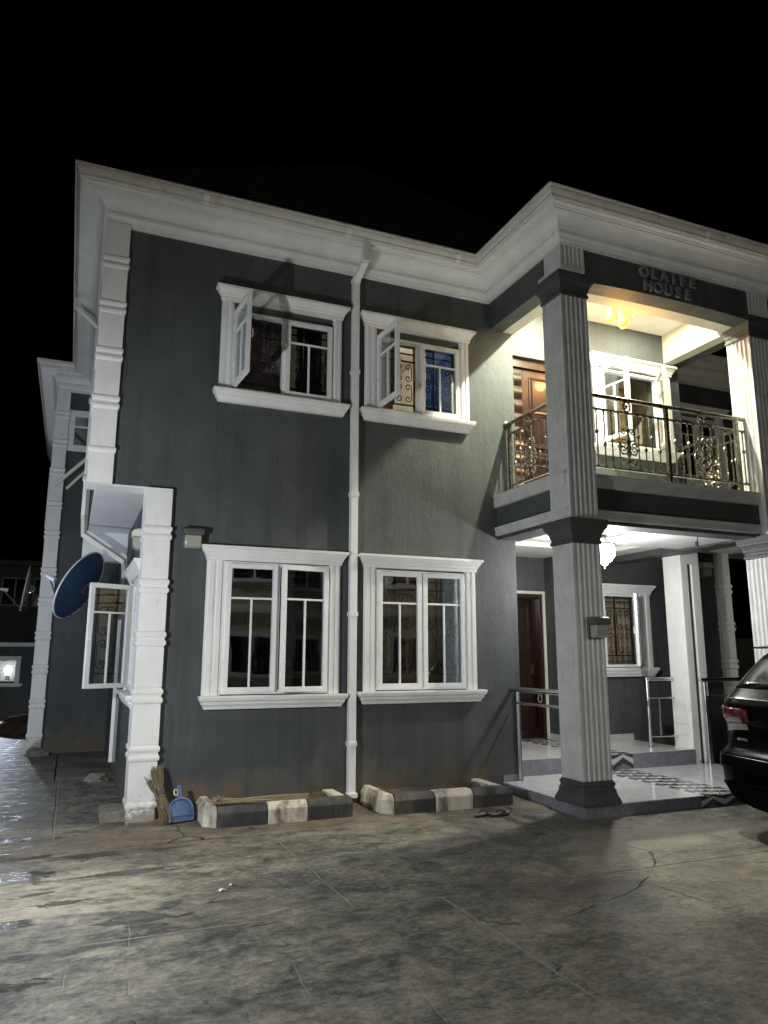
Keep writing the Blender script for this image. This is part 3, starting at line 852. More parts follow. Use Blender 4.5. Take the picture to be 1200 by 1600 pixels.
# ---- balcony slab with banded edge
SX0, SX1, SY = 4.16, 7.5, -1.46
MB().box(SX0 + .03, SX1 - .03, SY + .03, 0.0, 3.2, 3.565).build('balcony_slab', 'charcoal_paint', house)
def edge_band(z0, z1, o, mat, nm):
    mb = MB()
    mb.ringbox(SX0, SX1, SY, -0.001, [(o - .012, z0), (o, z0 + .01), (o, z1 - .035), (o + .012, z1 - .028), (o + .012, z1)])
    return mb.build(nm, mat, house, bevel=0.002)
edge_band(3.42, 3.576, 0.012, 'grey_white_column', 'edge_moulding')
edge_band(3.062, 3.17, 0.0, 'grey_white_column', 'edge_moulding')
MB().box(SX0 + .02, SX1 - .02, SY + .02, -0.001, 3.0, 3.063).build('beam', 'dark_moulding', house) if False else None
# porch ceiling: beams round a raised tray
mb = MB()
mb.box(4.2, 7.46, -1.42, -1.16, 3.02, 3.2)
mb.box(4.2, 4.52, -1.16, 0.0, 3.02, 3.2)
mb.build('beam', 'dark_moulding', house)
MB().box(7.12, 7.46, -1.16, 1.449, 3.03, 3.2).build('beam', 'dark_moulding', house)
mb = MB()
mb.box(4.45, 7.12, 0.9, 1.949, 3.12, 3.19); mb.box(4.52, 7.12, -1.16, -0.8, 3.12, 3.19)
mb.box(4.52, 4.9, -.8, .9, 3.12, 3.19); mb.box(6.75, 7.12, -.8, .9, 3.12, 3.19)
mb.box(7.46, 8.7, -1.1, 1.44, 3.14, 3.19)
mb.build('ceiling', 'ceiling_white', house)
MB().box(4.4, 7.2, -1.0, 1.949, 3.192, 3.22).build('ceiling', 'ceiling_white', house)

# ---- porch floor: two tiers, tiles laid one by one
porch = sub('porch_floor', house, (5.8, 0, 0))
MB().box(4.178, 7.7, -1.549, 0.26, -0.05, 0.112).box(4.45, 7.42, 0.258, 1.95, -0.05, 0.312).build('core', 'concrete', porch)
def tile(x0, x1, y0, y1, z, mat, t=0.01, j=0.0012):
    return MB().box(x0 + j, x1 - j, y0 + j, y1 - j, z - t, z).build('tile', mat, porch, bevel=0.0012)
def grid_tiles(x0, x1, y0, y1, z, mat, s_=0.6, skip=None):
    nx = max(1, round((x1 - x0) / s_)); ny = max(1, round((y1 - y0) / s_))
    for i in range(nx):
        for j in range(ny):
            tile(x0 + (x1 - x0) * i / nx, x0 + (x1 - x0) * (i + 1) / nx, y0 + (y1 - y0) * j / ny, y0 + (y1 - y0) * (j + 1) / ny, z, mat)
PB0, PB1 = 5.72, 6.28          # patterned runner across the tiers
grid_tiles(4.174, PB0, -1.552, 0.25, 0.124, 'marble_floor')
grid_tiles(PB1, 7.7, -1.552, 0.25, 0.124, 'marble_floor')
grid_tiles(4.45, PB0, 0.246, 1.95, 0.324, 'marble_floor')
grid_tiles(PB1, 7.42, 0.246, 1.45, 0.324, 'marble_floor')
grid_tiles(PB1, 6.45, 1.45, 1.95, 0.324, 'marble_floor')
rm = random.Random(3)
def runner(y0, y1, z):
    # chevron runner: bands of small parallelogram tiles
    mats = ['tile_black', 'tile_white', 'tile_grey']
    s_ = 0.075; w = (PB1 - PB0) / 6
    ny = int((y1 - y0) / s_)
    for i in range(6):
        for j in range(ny):
            ya = y0 + (y1 - y0) * j / ny; yb = y0 + (y1 - y0) * (j + 1) / ny
            xa = PB0 + i * w; xb = xa + w
            sk = 0.05 if i % 2 == 0 else -0.05
            def cl(v): return min(max(v, y0), y1)
            pl = [(xa + .001, cl(ya)), (xb - .001, cl(ya + sk)), (xb - .001, cl(yb + sk) - .001), (xa + .001, cl(yb) - .001)]
            MB().prism(pl, 2, z - .01, z).build('tile', mats[(j + (i // 2)) % 3], porch)
runner(-1.552, 0.25, 0.124); runner(0.246, 1.95, 0.324)
def riser(x0, x1, y, z0, z1, mat='marble_riser', s_=0.6, ax=1):
    nx = max(1, round((x1 - x0) / s_))
    for i in range(nx):
        a, b_ = x0 + (x1 - x0) * i / nx + .001, x0 + (x1 - x0) * (i + 1) / nx - .001
        if ax == 1: MB().box(a, b_, y, y + .011, z0, z1).build('tile', mat, porch, bevel=0.001)
        else: MB().box(y, y + .011, a, b_, z0, z1).build('tile', mat, porch, bevel=0.001)
riser(4.174, PB0 - .05, -1.556, -0.03, 0.113); riser(PB1 + .05, 7.7, -1.556, -0.03, 0.113)
riser(-1.54, 0.0, 4.17, -0.03, 0.113, ax=0)
riser(4.45, PB0 - .05, 0.242, 0.125, 0.313); riser(PB1 + .05, 7.42, 0.242, 0.125, 0.313)
def chev(y, z0, z1):
    w = (PB1 - PB0 + 0.1) / 4
    for i in range(4):
        xa = PB0 - .05 + i * w; xb = xa + w
        h = z1 - z0; up = i % 2 == 0
        for k, mt in enumerate(('tile_grey', 'tile_black', 'tile_white', 'tile_black', 'tile_grey')):
            a = -0.5 + k * 0.4; b_ = a + 0.395
            q = []
            for xx, sh in ((xa, 0), (xb, 0.5)):
                for t in (a, b_):
                    q.append((xx, t + (sh if up else 0.5 - sh)))
            (x1_, t1), (_, t2), (x2_, t3), (_, t4) = q
            cl = lambda t: z0 + h * min(max(t, 0), 1)
            pl = [(x1_, cl(t1)), (x2_, cl(t3)), (x2_, cl(t4)), (x1_, cl(t2))]
            if max(p_[1] for p_ in pl) - min(p_[1] for p_ in pl) < 0.004: continue
            MB().prism(pl, 1, y, y + .011).build('tile', mt, porch)
chev(-1.556, -0.03, 0.113); chev(0.242, 0.125, 0.313)
# skirting tiles at the foot of the walls
MB().box(6.25, 7.4, 1.438, 1.449, 0.325, 0.42).build('skirting', 'marble_floor', porch)
MB().box(6.22, 6.229, 1.46, 1.94, 0.325, 0.42).build('skirting', 'marble_floor', porch)
MB().box(4.178, 4.45, -0.012, -0.001, 0.125, 0.2).build('skirting', 'marble_riser', porch)

# ---- white inner pillar with a black slot
pil = sub('pillar', house, (7.58, .42, 0))
px = [7.405, 7.75]
sec = [(7.405, .6), (7.405, .25), (7.53, .25), (7.53, .3), (7.61, .3), (7.61, .25), (7.75, .25), (7.75, .6)]
MB().prism(sec, 2, 0.1, 2.9).box(7.405, 7.75, .25, .6, 2.9, 3.14).build('shaft', 'white_trim', pil, bevel=0.004)
MB().box(7.5295, 7.6105, .297, .3005, 0.12, 2.9).build('inlay', 'tile_black', pil)
MB().box(7.398, 7.4045, .32, .53, .5, 2.85).build('panel', 'white_trim', pil, bevel=0.003)

# ------------------------------------------------------------------ doors
def raised(mb, x0, x1, z0, z1, y, d=0.02, e=0.03):
    mb.loft([[(x0, y, z0), (x1, y, z0), (x1, y, z1), (x0, y, z1)], [(x0, y - d * .6, z0), (x1, y - d * .6, z0), (x1, y - d * .6, z1), (x0, y - d * .6, z1)],
             [(x0 + e, y - d * .3, z0 + e), (x1 - e, y - d * .3, z0 + e), (x1 - e, y - d * .3, z1 - e), (x0 + e, y - d * .3, z1 - e)],
             [(x0 + e * 1.6, y - d, z0 + e * 1.6), (x1 - e * 1.6, y - d, z0 + e * 1.6), (x1 - e * 1.6, y - d, z1 - e * 1.6), (x0 + e * 1.6, y - d, z1 - e * 1.6)]])
    return mb
# balcony double door
d = sub('door', house, (5.0, 0.1, 3.58))
x0, x1, z0, z1 = D_UP
fm = MB().box(x0, x0 + .03, .06, .18, z0, z1).box(x1 - .05, x1, .06, .18, z0, z1).box(x0 + .03, x1 - .05, .06, .18, z1 - .13, z1)
fm.build('frame', 'timber', d, bevel=0.004)
def leaf(a, b_, small):
    MB().box(a, b_, .1, .14, z0 + .01, z1 - .132).build('leaf', 'timber', d, bevel=0.003)
    if small:
        n_ = 9; h = (z1 - .2 - z0 - .06) / n_
        for k in range(n_):
            za = z0 + .06 + k * h; mb = MB(); rings = []
            for q in range(7):
                t = q / 6; rings.append([(a + .02, .1, za + h * (.04 + .92 * t)), (a + .02, .1 - .03 * math.sin(PI * t) - .002, za + h * (.04 + .92 * t)), (b_ - .02, .1 - .03 * math.sin(PI * t) - .002, za + h * (.04 + .92 * t)), (b_ - .02, .1, za + h * (.04 + .92 * t))])
            mb.loft(rings).build('panel', 'timber', d, smooth=True, angle=50)
    else:
        zs = [z0 + .08, z0 + .55, z0 + .72, z0 + 1.2, z1 - .22]
        for q in range(len(zs) - 1):
            raised(MB(), a + .1, b_ - .1, zs[q] + .02, zs[q + 1] - .02, .1).build('panel', 'timber', d)
leaf(x0 + .032, x0 + .2, True); leaf(x0 + .203, x1 - .052, False)
MB().lathe([(.012, 0), (.012, .03), (.02, .04), (.02, .05), (.0, .055)], n=12, M=Matrix.Rotation(PI / 2, 4, 'X')).build('handle', 'brass', d, M=Matrix.Translation((x0 + .25, .1, 4.55)))
# ground-floor door standing ajar
d = sub('door', house, (5.7, 2.0, 0.34))
x0, x1, z0, z1 = D_LO
MB().box(x0, x0 + .05, 1.952, 2.08, z0, z1).box(x1 - .05, x1, 1.952, 2.08, z0, z1).box(x0 + .05, x1 - .05, 1.952, 2.08, z1 - .06, z1).build('frame', 'timber', d, bevel=0.004)
MB().box(x1 + .001, x1 + .045, 1.93, 1.949, z0, z1 + .045).box(x0 - .045, x1 + .001, 1.93, 1.949, z1 + .001, z1 + .045).build('architrave', 'cream_plaster', d)
LM = Matrix.Translation((x0 + .05, 2.0, 0)) @ Matrix.Rotation(R(9), 4, 'Z')
wL = x1 - x0 - .1
MB().box(0, wL, 0, .04, z0 + .01, z1 - .062).build('leaf', 'timber', d, M=LM, bevel=0.003)
zs = [z0 + .1, z0 + .5, z0 + .72, z0 + 1.02, z0 + 1.24, z1 - .14]
for q in range(len(zs) - 1):
    for a, b_ in ((.1, wL / 2 - .03), (wL / 2 + .03, wL - .1)):
        raised(MB(), a, b_, zs[q] + .025, zs[q + 1] - .025, 0.0, 0.022, .028).build('panel', 'timber', d, M=LM)
MB().box(wL - .08, wL - .05, -.05, 0, z0 + .95, z0 + 1.1).build('handle', 'brass', d, M=LM)
# wardrobe door seen through the open balcony window
d = sub('cupboard', house, (6.5, 1.2, 3.56))
MB().box(6.2, 7.1, 1.2, 1.25, 3.57, 5.9).build('leaf', 'timber', d)
for a in (6.25, 6.68):
    for za, zb in ((3.7, 4.5), (4.6, 5.1), (5.2, 5.75)): raised(MB(), a, a + .38, za, zb, 1.2).build('panel', 'timber', d)

# ------------------------------------------------------------------ raised lettering on the balcony beam
def letter(ch, x, z, size):
    cu = bpy.data.curves.new('letter', 'FONT')
    cu.body = ch; cu.size = size; cu.extrude = 0.012; cu.offset = 0.006; cu.align_x = 'CENTER'; cu.resolution_u = 3
    t = bpy.data.objects.new('tmp', cu)
    me = bpy.data.meshes.new_from_object(t)
    bpy.data.objects.remove(t); bpy.data.curves.remove(cu)
    me.name = 'letter'
    me.materials.clear(); me.materials.append(MAT['letter_grey'])
    me.transform(Matrix.Translation((x, -1.613, z)) @ Matrix.Rotation(PI / 2, 4, 'X'))
    o = bpy.data.objects.new('letter', me); COL.objects.link(o); adopt(o, house)
for i, ch in enumerate('OLAIFE'): letter(ch, 5.34 + i * 0.15, 6.043, 0.185)
for i, ch in enumerate('HOUSE'): letter(ch, 5.382 + i * 0.155, 5.876, 0.185)

# ------------------------------------------------------------------ balcony railing
rail = thing('balcony_railing', 'wrought metal balcony railing with scroll ornaments between the two upper columns', 'railing', (5.8, -1.35, 3.57))
def rp(nm, mb, **k): return mb.build(nm, 'railing_metal', rail, smooth=True, angle=40, **k)
RY = -1.33; RX = 4.37
rp('handrail', MB().tube([(4.55, RY, 4.56), (7.11, RY, 4.56)], 0.027, 10))
rp('handrail', MB().tube([(RX, -0.005, 4.54), (RX, -1.14, 4.54)], 0.025, 10))
rp('handrail', MB().tube([(7.28, -0.005, 4.53), (7.28, -1.14, 4.53)], 0.025, 10))
for z in (4.40, 3.71):
    rp('rail', MB().tube([(4.55, RY, z), (7.11, RY, z)], 0.016, 8))
    rp('rail', MB().tube([(RX, -0.05, z), (RX, -1.14, z)], 0.016, 8))
    rp('rail', MB().tube([(7.28, -0.05, z), (7.28, -1.14, z)], 0.016, 8))
def post(x, y, zt=4.55, r=0.022): rp('post', MB().box(x - r, x + r, y - r, y + r, 3.577, zt))
post(5.787, RY); post(6.93, RY); post(RX, -0.07); post(7.28, -0.07); post(4.6, RY - .0, 4.4)
balm = None
def baluster(x, y, knob):
    global balm
    mb = MB().tube([(0, 0, 3.71), (0, 0, 4.40)], 0.0085, 6)
    mb.lathe([(.008, knob - .03), (.02, knob - .012), (.022, knob), (.02, knob + .012), (.008, knob + .03)], n=8)
    mb.lathe([(.014, 3.712), (.014, 3.735), (.009, 3.75)], n=6); mb.lathe([(.009, 4.36), (.014, 4.375), (.014, 4.395)], n=6)
    return mb.build('baluster', 'railing_metal', rail, M=Matrix.Translation((x, y, 0)), smooth=True)
def ornament(x, y, ax):
    mb = MB()
    Mx = Matrix.Translation((x, y, 0)) @ (Matrix.Rotation(PI / 2, 4, 'Z') if ax else Matrix.Identity(4))
    mb.tube([(0, 0, 3.71), (0, 0, 4.40)], 0.012, 6)
    for zc, rr in ((4.2, .03), (4.08, .038), (3.98, .045), (3.9, .036)):
        mb.lathe([(.006, zc - rr * 1.2), (rr * .7, zc - rr * .5), (rr * .8, zc), (rr * .5, zc + rr * .7), (.006, zc + rr * 1.2)], n=8)
    for s_ in (-1, 1):
        for zc, r0, up in ((4.17, .045, 1), (4.02, .06, 1), (3.95, .062, -1), (3.82, .048, -1)):
            cx = s_ * (r0 + .016)
            a0 = PI if s_ > 0 else 0
            pts = spiral(cx, zc, r0, 1.35, a0, -s_ * up, 20)
            mb.tube([(q[0], 0, q[1]) for q in pts], [0.011 - 0.005 * k / 20 for k in range(21)], 6)
            e = pts[-1]
            mb.lathe([(.001, -.014), (.014, 0), (.001, .014)], c=(e[0], 0, e[1]), n=8)
            # leaf buds
            for q in (4, 8):
                mb.lathe([(.001, -.018), (.011, -.004), (.001, .02)], c=(pts[q][0] + s_ * .012, 0, pts[q][1]), n=6)
    mb.build('scroll_ornament', 'railing_metal', rail, M=Mx, smooth=True)
    rg = MB()
    rg.tube([(.052 * math.cos(a), 0, 4.48 + .06 * math.sin(a)) for a in [2 * PI * k / 16 for k in range(16)]], .012, 6, closed=True)
    rg.lathe([(.001, -.03), (.03, 0), (.001, .03)], c=(0, 0, 4.48), n=8)
    rg.build('ring', 'railing_metal', rail, M=Mx, smooth=True)
k = 0
for x in [4.66, 4.741, 4.847, 4.953, 5.056, 5.34, 5.446, 5.546, 5.659] + [5.906, 6.015, 6.12, 6.215, 6.49, 6.6, 6.71, 6.82, 7.03]:
    baluster(x, RY, 4.13 if k % 2 else 3.98); k += 1
ornament(5.19, RY, False); ornament(6.355, RY, False)
for y in (-.19, -.31, -.72, -.84, -.96, -1.06): baluster(RX, y, 4.13 if k % 2 else 3.98); k += 1
ornament(RX, -.51, True)
for y in (-.19, -.31, -.43, -.7, -.84, -.98): baluster(7.28, y, 4.13 if k % 2 else 3.98); k += 1
ornament(7.28, -.57, True)
for x, y in ((RX, -.004), (7.28, -.004)):
    MB().lathe([(.045, 0), (.045, .012), (.03, .02)], n=12, M=Matrix.Rotation(PI / 2, 4, 'X')).build('flange', 'railing_metal', rail, M=Matrix.Translation((x, y, 4.54)), smooth=True)

# ------------------------------------------------------------------ stainless porch railings
def steel(label, pts_top, mids, posts, ring=None, loc=None):
    t = thing('porch_railing', label, 'railing', loc, group='stainless railings round the porch')
    MB().tube(pts_top, 0.028, 12).build('handrail', 'stainless', t, smooth=True)
    MB().lathe([(.001, -.03), (.024, -.02), (.034, 0), (.024, .02), (.001, .03)], c=pts_top[0], n=10).build('end_cap', 'stainless', t, smooth=True)
    for p_ in mids: MB().tube(p_, 0.013 if len(p_) < 3 else .013, 8).build('rail', 'stainless', t, smooth=True)
    for (x, y, za, zb) in posts:
        mb = MB().tube([(x, y, za), (x, y, zb)], 0.021, 10).lathe([(.045, za), (.045, za + .012), (.024, za + .02)], c=(x, y, 0), n=12)
        mb.build('post', 'stainless', t, smooth=True)
    if ring:
        x, y, z, ax = ring
        ca = [(math.cos(2 * PI * q / 18), math.sin(2 * PI * q / 18)) for q in range(18)]
        MB().tube([(x + (0 if ax else .036 * c_), y + (.036 * c_ if ax else 0), z + .05 * s_) for c_, s_ in ca], .009, 6, closed=True).build('ring', 'stainless', t, smooth=True)
    return t
steel('short stainless porch railing from the charcoal wall to the near column', [(4.33, 0.0, 1.19), (4.34, -1.14, 1.19)], [[(4.36, -.05, 1.03), (4.36, -1.14, 1.03)]], [(4.4, -0.02, .124, 1.18)], ring=(4.36, -.55, 1.11, True), loc=(4.36, -.5, .124))
steel('stainless railing on the upper porch tier beneath the porch window', [(7.02, .66, 1.26), (7.42, .55, 1.26)], [[(7.02, .64, 1.0), (7.41, .53, 1.0)], [(7.02, .64, .47), (7.41, .53, .47)], [(7.16, .6, .47), (7.16, .6, 1.0)]], [(7.0, .64, .324, 1.25)], loc=(7.2, .6, .324))
steel('stainless railing on the lower porch tier right of the white slotted pillar', [(7.53, .16, 1.26), (8.5, .16, 1.26)], [[(7.64, .18, 1.03), (8.5, .18, 1.03)]], [(7.61, .18, .124, 1.25), (7.67, .2, .124, 1.02)], loc=(8.0, .18, .124))

# ------------------------------------------------------------------ lamps
def light(name, kind, loc, energy, col, size=0.05, parent=None, rot=None, spot=None):
    l = bpy.data.lights.new(name, kind); l.energy = energy; l.color = col
    if kind == 'AREA': l.shape = 'DISK'; l.size = size
    else: l.shadow_soft_size = size
    if spot: l.spot_size = R(spot); l.spot_blend = 0.4
    o = bpy.data.objects.new(name, l); COL.objects.link(o); o.location = loc
    if rot: o.rotation_euler = rot
    if parent is not None: adopt(o, parent)
    return o
DOWN = (0, 0, 0)

def downlight(x, y, z, label, energy, col, size=0.07, group='round downlights set in the porch and balcony ceilings'):
    t = thing('downlight', label, 'ceiling light', (x, y, z), group=group)
    rim = MB().lathe([(.055, -.004), (.078, -.006), (.082, -.001), (.082, 0), (.055, 0)], c=(x, y, z), n=24)
    rim.build('rim', 'pvc_white', t, smooth=True)
    MB().lathe([(.001, -.0035), (.054, -.0035), (.054, -.001), (.001, -.001)], c=(x, y, z), n=24).build('lens', 'downlight_glow', t)
    if energy: light('downlight_lamp', 'AREA', (x, y, z - .02), energy, col, 0.06, t, DOWN)
    return t
GREENISH = (1.0, 0.98, 0.74)
downlight(4.92, -0.96, 6.268, 'bright downlight in the balcony ceiling hidden behind the near column', 270, GREENISH)
downlight(6.55, -0.62, 6.268, 'dazzling white downlight in the balcony ceiling', 42, GREENISH)
downlight(6.5, -0.98, 3.118, 'lit round downlight in the porch ceiling with a wire dangling from it', 26, (0.95, 0.98, 1.0))
downlight(5.05, 1.2, 3.118, 'round downlight in the porch ceiling above the brown front door', 10, (1.0, 0.95, 0.8))

# balcony chandelier: three amber cut-glass shades
ch = thing('chandelier', 'brass chandelier with three glowing amber glass shades on the balcony ceiling', 'chandelier', (5.72, -.7, 6.268))
cx, cy, cz = 5.62, -0.82, 6.268
MB().lathe([(.14, 0), (.14, -.015), (.12, -.03), (.02, -.04), (.001, -.04)], c=(cx, cy, cz), n=24).build('ceiling_plate', 'brass', ch, smooth=True)
for k, (dx, dy, dz) in enumerate(((-.11, .03, -.21), (.1, -.04, -.18), (-.03, -.1, -.33))):
    MB().tube([(cx + dx * .4, cy + dy * .4, cz - .03), (cx + dx, cy + dy, cz + dz * .5), (cx + dx, cy + dy, cz + dz)], .009, 8).build('arm', 'brass', ch, smooth=True)
    prof = [(q[0] * 1.25, q[1] * 1.1) for q in [(.02, .02), (.03, 0), (.05, -.02), (.058, -.05), (.05, -.085), (.056, -.1), (.06, -.13), (.05, -.165), (.03, -.19), (.001, -.2)]]
    MB().lathe(prof, c=(cx + dx, cy + dy, cz + dz), n=12).build('glass_shade', 'amber_glow', ch)
    MB().lathe([(.024, .045), (.03, .02), (.03, .005), (.02, 0)], c=(cx + dx, cy + dy, cz + dz), n=12).build('cap', 'brass', ch)
light('chandelier_lamp', 'POINT', (cx, cy, cz - .66), 34, (1.0, 0.46, 0.1), .08, ch)

# porch pendant lantern
pn = thing('pendant_lantern', 'glowing white glass pendant lantern in a bronze frame under the porch ceiling', 'pendant light', (5.33, -.62, 3.12))
cx, cy, cz = 5.33, -.62, 3.12
MB().lathe([(.07, 0), (.07, -.012), (.05, -.02), (.008, -.022), (.008, -.07), (.05, -.072), (.05, -.082), (.006, -.084)], c=(cx, cy, cz), n=20).build('canopy', 'bronze', pn, smooth=True)
for k in range(3):
    a = k * 2 * PI / 3 + .4
    MB().tube([(cx + .012 * math.cos(a), cy + .012 * math.sin(a), cz - .08), (cx + .07 * math.cos(a), cy + .07 * math.sin(a), cz - .13), (cx + .135 * math.cos(a), cy + .135 * math.sin(a), cz - .18), (cx + .145 * math.cos(a), cy + .145 * math.sin(a), cz - .31)], .006, 6).build('arm', 'bronze', pn, smooth=True)
    MB().lathe([(.001, -.014), (.014, 0), (.001, .014)], c=(cx + .15 * math.cos(a), cy + .15 * math.sin(a), cz - .325), n=8).build('finial', 'bronze', pn)
MB().tube([(cx + .136 * math.cos(2 * PI * q / 28), cy + .136 * math.sin(2 * PI * q / 28), cz - .18) for q in range(28)], .008, 6, closed=True).build('ring', 'bronze', pn, smooth=True)
MB().tube([(cx + .138 * math.cos(2 * PI * q / 28), cy + .138 * math.sin(2 * PI * q / 28), cz - .315) for q in range(28)], .005, 6, closed=True).build('ring', 'bronze', pn, smooth=True)
MB().lathe([(.12, -.185), (.13, -.2), (.132, -.31), (.12, -.34), (.1, -.36), (.09, -.37), (.075, -.39), (.05, -.405), (.03, -.43), (.001, -.45)], c=(cx, cy, cz), n=24).build('glass_shade', 'pendant_glow', pn, smooth=True)
MB().lathe([(.02, -.44), (.014, -.46), (.006, -.475), (.001, -.485)], c=(cx, cy, cz), n=10).build('finial', 'bronze', pn, smooth=True)

light('pendant_lamp', 'POINT', (cx, cy, cz - .56), 135, (1.0, .98, .94), .05, pn)

# bulkhead wall lamps (unlit)
def wall_lamp(label, x, y, z, body, rz=0, s_=1.0):
    t = thing('wall_lamp', label, 'wall lamp', (x, y, z), rz, group='frosted bulkhead wall lamps')
    M = Matrix.Translation((x, y, z)) @ Matrix.Rotation(rz, 4, 'Z') @ Matrix.Scale(s_, 4)
    MB().box(-.1, .1, -.03, 0, -.11, .11).build('back_plate', body, t, M=M, bevel=.006)
    hood = [(-.03, .035), (-.03, .115), (-.1, .115), (-.135, .1), (-.145, .07), (-.145, .035)]
    MB().prism(hood, 0, -.105, .105).build('hood', body, t, M=M, bevel=.006)
    for k in range(3): MB().box(-.1075, .1075, -.1485, -.03, .045 + k * .02, .052 + k * .02).build('louvre', body, t, M=M)
    dome = [(-.03, -.1), (-.09, -.1), (-.12, -.085), (-.132, -.04), (-.135, .034), (-.03, .034)]
    MB().prism(dome, 0, -.085, .085).build('diffuser', 'lamp_frost', t, M=M, bevel=.015)
    return t
wall_lamp('frosted bulkhead lamp with dark hood on the wall left of the lower window', 0.437, -0.001, 2.79, 'lamp_body')
wall_lamp('frosted bulkhead lamp on the front of the fluted porch column', 4.39, -1.545, 1.875, 'lamp_body')
wall_lamp('pale frosted bulkhead lamp on the porch wall by the banded pilaster', 8.16, 0.598, 2.87, 'lamp_body_pale')
wall_lamp('bulkhead lamp on the side wall, half hidden by the white corner pilaster', -0.001, 0.3, 2.79, 'lamp_body_pale', -PI / 2)

# ------------------------------------------------------------------ yard lights on posts, left of the view
def lamp_post(label, x, y, h, energy, col, dx, dy):
    yl = thing('lamp_post', label, 'lamp post', (x, y, 0), group='lit lamp posts along the left of the yard')
    c_ = (x, y, h - 2.35)
    MB().lathe([(.09, 2.35 - h), (.09, 2.37 - h), (.05, 2.4 - h), (.035, 2.55 - h), (.03, 1.6), (.026, 2.12)], c=c_, n=16).build('pole', 'iron_black', yl, smooth=True)
    MB().lathe([(.028, 2.12), (.07, 2.14), (.09, 2.16), (.09, 2.175), (.02, 2.18)], c=c_, n=16).build('lantern_base', 'iron_black', yl, smooth=True)
    for k in range(4):
        a = PI / 4 + k * PI / 2 + .6
        MB().tube([(x + .085 * math.cos(a), y + .085 * math.sin(a), h - .175), (x + .1 * math.cos(a), y + .1 * math.sin(a), h + .15)], .004, 6).build('lantern_rib', 'iron_black', yl)
    MB().lathe([(.13, 2.5), (.12, 2.53), (.05, 2.6), (.001, 2.62)], c=c_, n=16).build('lantern_roof', 'iron_black', yl, smooth=True)
    MB().lathe([(.001, 2.2), (.02, 2.21), (.02, 2.26), (.001, 2.265)], c=c_, n=14).build('bulb', 'lamp_frost', yl, smooth=True)
    light('yard_lamp', 'POINT', (x, y, h + .0), energy, col, .045, yl)
lamp_post('slim lamp post with a lit lantern standing in the yard left of the house front', -1.75, -3.1, 1.8, 420, (0.95, 0.98, 1.0), 0, 0)
hl = thing('hooded_fill_lamp', 'added hooded fill lamp brightening the yard from behind the viewer', 'lamp', (5.15, -8.6, 0))  # unseen lamp and pole added to fill the yard ground with light
MB().lathe([(.09, 0), (.09, .02), (.045, .06), (.04, 3.35)], c=(5.15, -8.6, 0), n=14).build('pole', 'iron_black', hl, smooth=True)
MB().lathe([(.22, 3.3), (.2, 3.36), (.08, 3.46), (.001, 3.48)], c=(5.15, -8.6, 0), n=18).build('hood', 'iron_black', hl, smooth=True)
light('ground_fill_lamp', 'SPOT', (5.15, -8.5, 3.28), 250, (1.0, .97, .9), .05, hl, (R(28), 0, R(12)), 130)
lamp_post('lamp post with a cool white lantern in the passage beside the left flank', -3.1, 1.6, 2.0, 190, (0.8, 0.88, 1.0), 0, 0)

# ------------------------------------------------------------------ kerbed planter boxes
def planter(label, x0, x1, yf, blocks, end):
    t = thing('planter_box', label, 'planter', ((x0 + x1) / 2, yf, 0), group='kerb-block planters along the front wall')
    h = .2; wd = .16
    # profile of a chamfered kerb block, front to back
    pf = [(0, .0), (0, h - .055), (.05, h), (wd, h), (wd, 0)]
    xs = [x0] + blocks + [x1]
    for i in range(len(xs) - 1):
        mat = ('kerb_black', 'kerb_white')[i % 2]
        rj = random.Random(i + int(x0 * 10))
        dy, dz = rj.uniform(-.006, .006), rj.uniform(-.006, .006)
        mb = MB().prism([(yf + dy + q[0], q[1] + (dz if q[1] > 0 else 0)) for q in pf], 0, xs[i] + .003, xs[i + 1] - .003)
        mb.build('kerb_block', mat, t, bevel=.008)
    # end blocks running back to the wall
    def endblock(xa, d, mat):
        pe = [(0, 0), (0, h - .055), (d * .05, h - .002), (d * wd, h - .002), (d * wd, 0)]
        MB().prism([(xa + q[0], q[1]) for q in pe], 1, yf + .012, -0.01).build('kerb_block', mat, t, bevel=.008)
    endblock(x0 - .004 - wd * .0, 1, 'kerb_white') if False else None
    pl = [(x0 - .11, -.035), (x0 - .11, -.035)]
    mb = MB().loft([[(x0 - .115, yf + .12, 0), (x0 - .001, yf + .012, 0), (x0 - .001, -.02, 0), (x0 - .115, -.02, 0)],
                    [(x0 - .105, yf + .12, h - .05), (x0 - .001, yf + .016, h - .05), (x0 - .001, -.02, h - .05), (x0 - .105, -.02, h - .05)],
                    [(x0 - .07, yf + .14, h + .004), (x0 - .002, yf + .06, h + .004), (x0 - .002, -.02, h + .004), (x0 - .07, -.02, h + .004)]])
    mb.build('kerb_block', 'kerb_white', t, bevel=.008)
    MB().box(x1 - .13, x1 - .01, yf + .162, -.01, 0, h - .012).build('kerb_block', end, t, bevel=.01)
    # soil, uneven
    nx, ny = 26, 8
    rg = random.Random(5 + int(x0))
    rings = []
    for j in range(ny + 1):
        rings.append([(x0 + .004 + (x1 - .14 - x0) * i / nx, yf + .163 + (-.005 - yf - .163) * j / ny, .125 + rg.uniform(0, .035) + .02 * math.sin(i * .8)) for i in range(nx + 1)])
    MB().loft(rings, closed=False).build('soil', 'soil', t, smooth=True, angle=80, kind='stuff')
    return t
planter('black and white kerb-block planter beside the blue dustpan, a straw broom lying on it', 0.71, 2.055, -.63, [1.19, 1.585], 'kerb_white')
planter('black and white kerb-block planter between the downpipe and the porch', 2.47, 3.86, -.72, [2.93, 3.37], 'kerb_white')

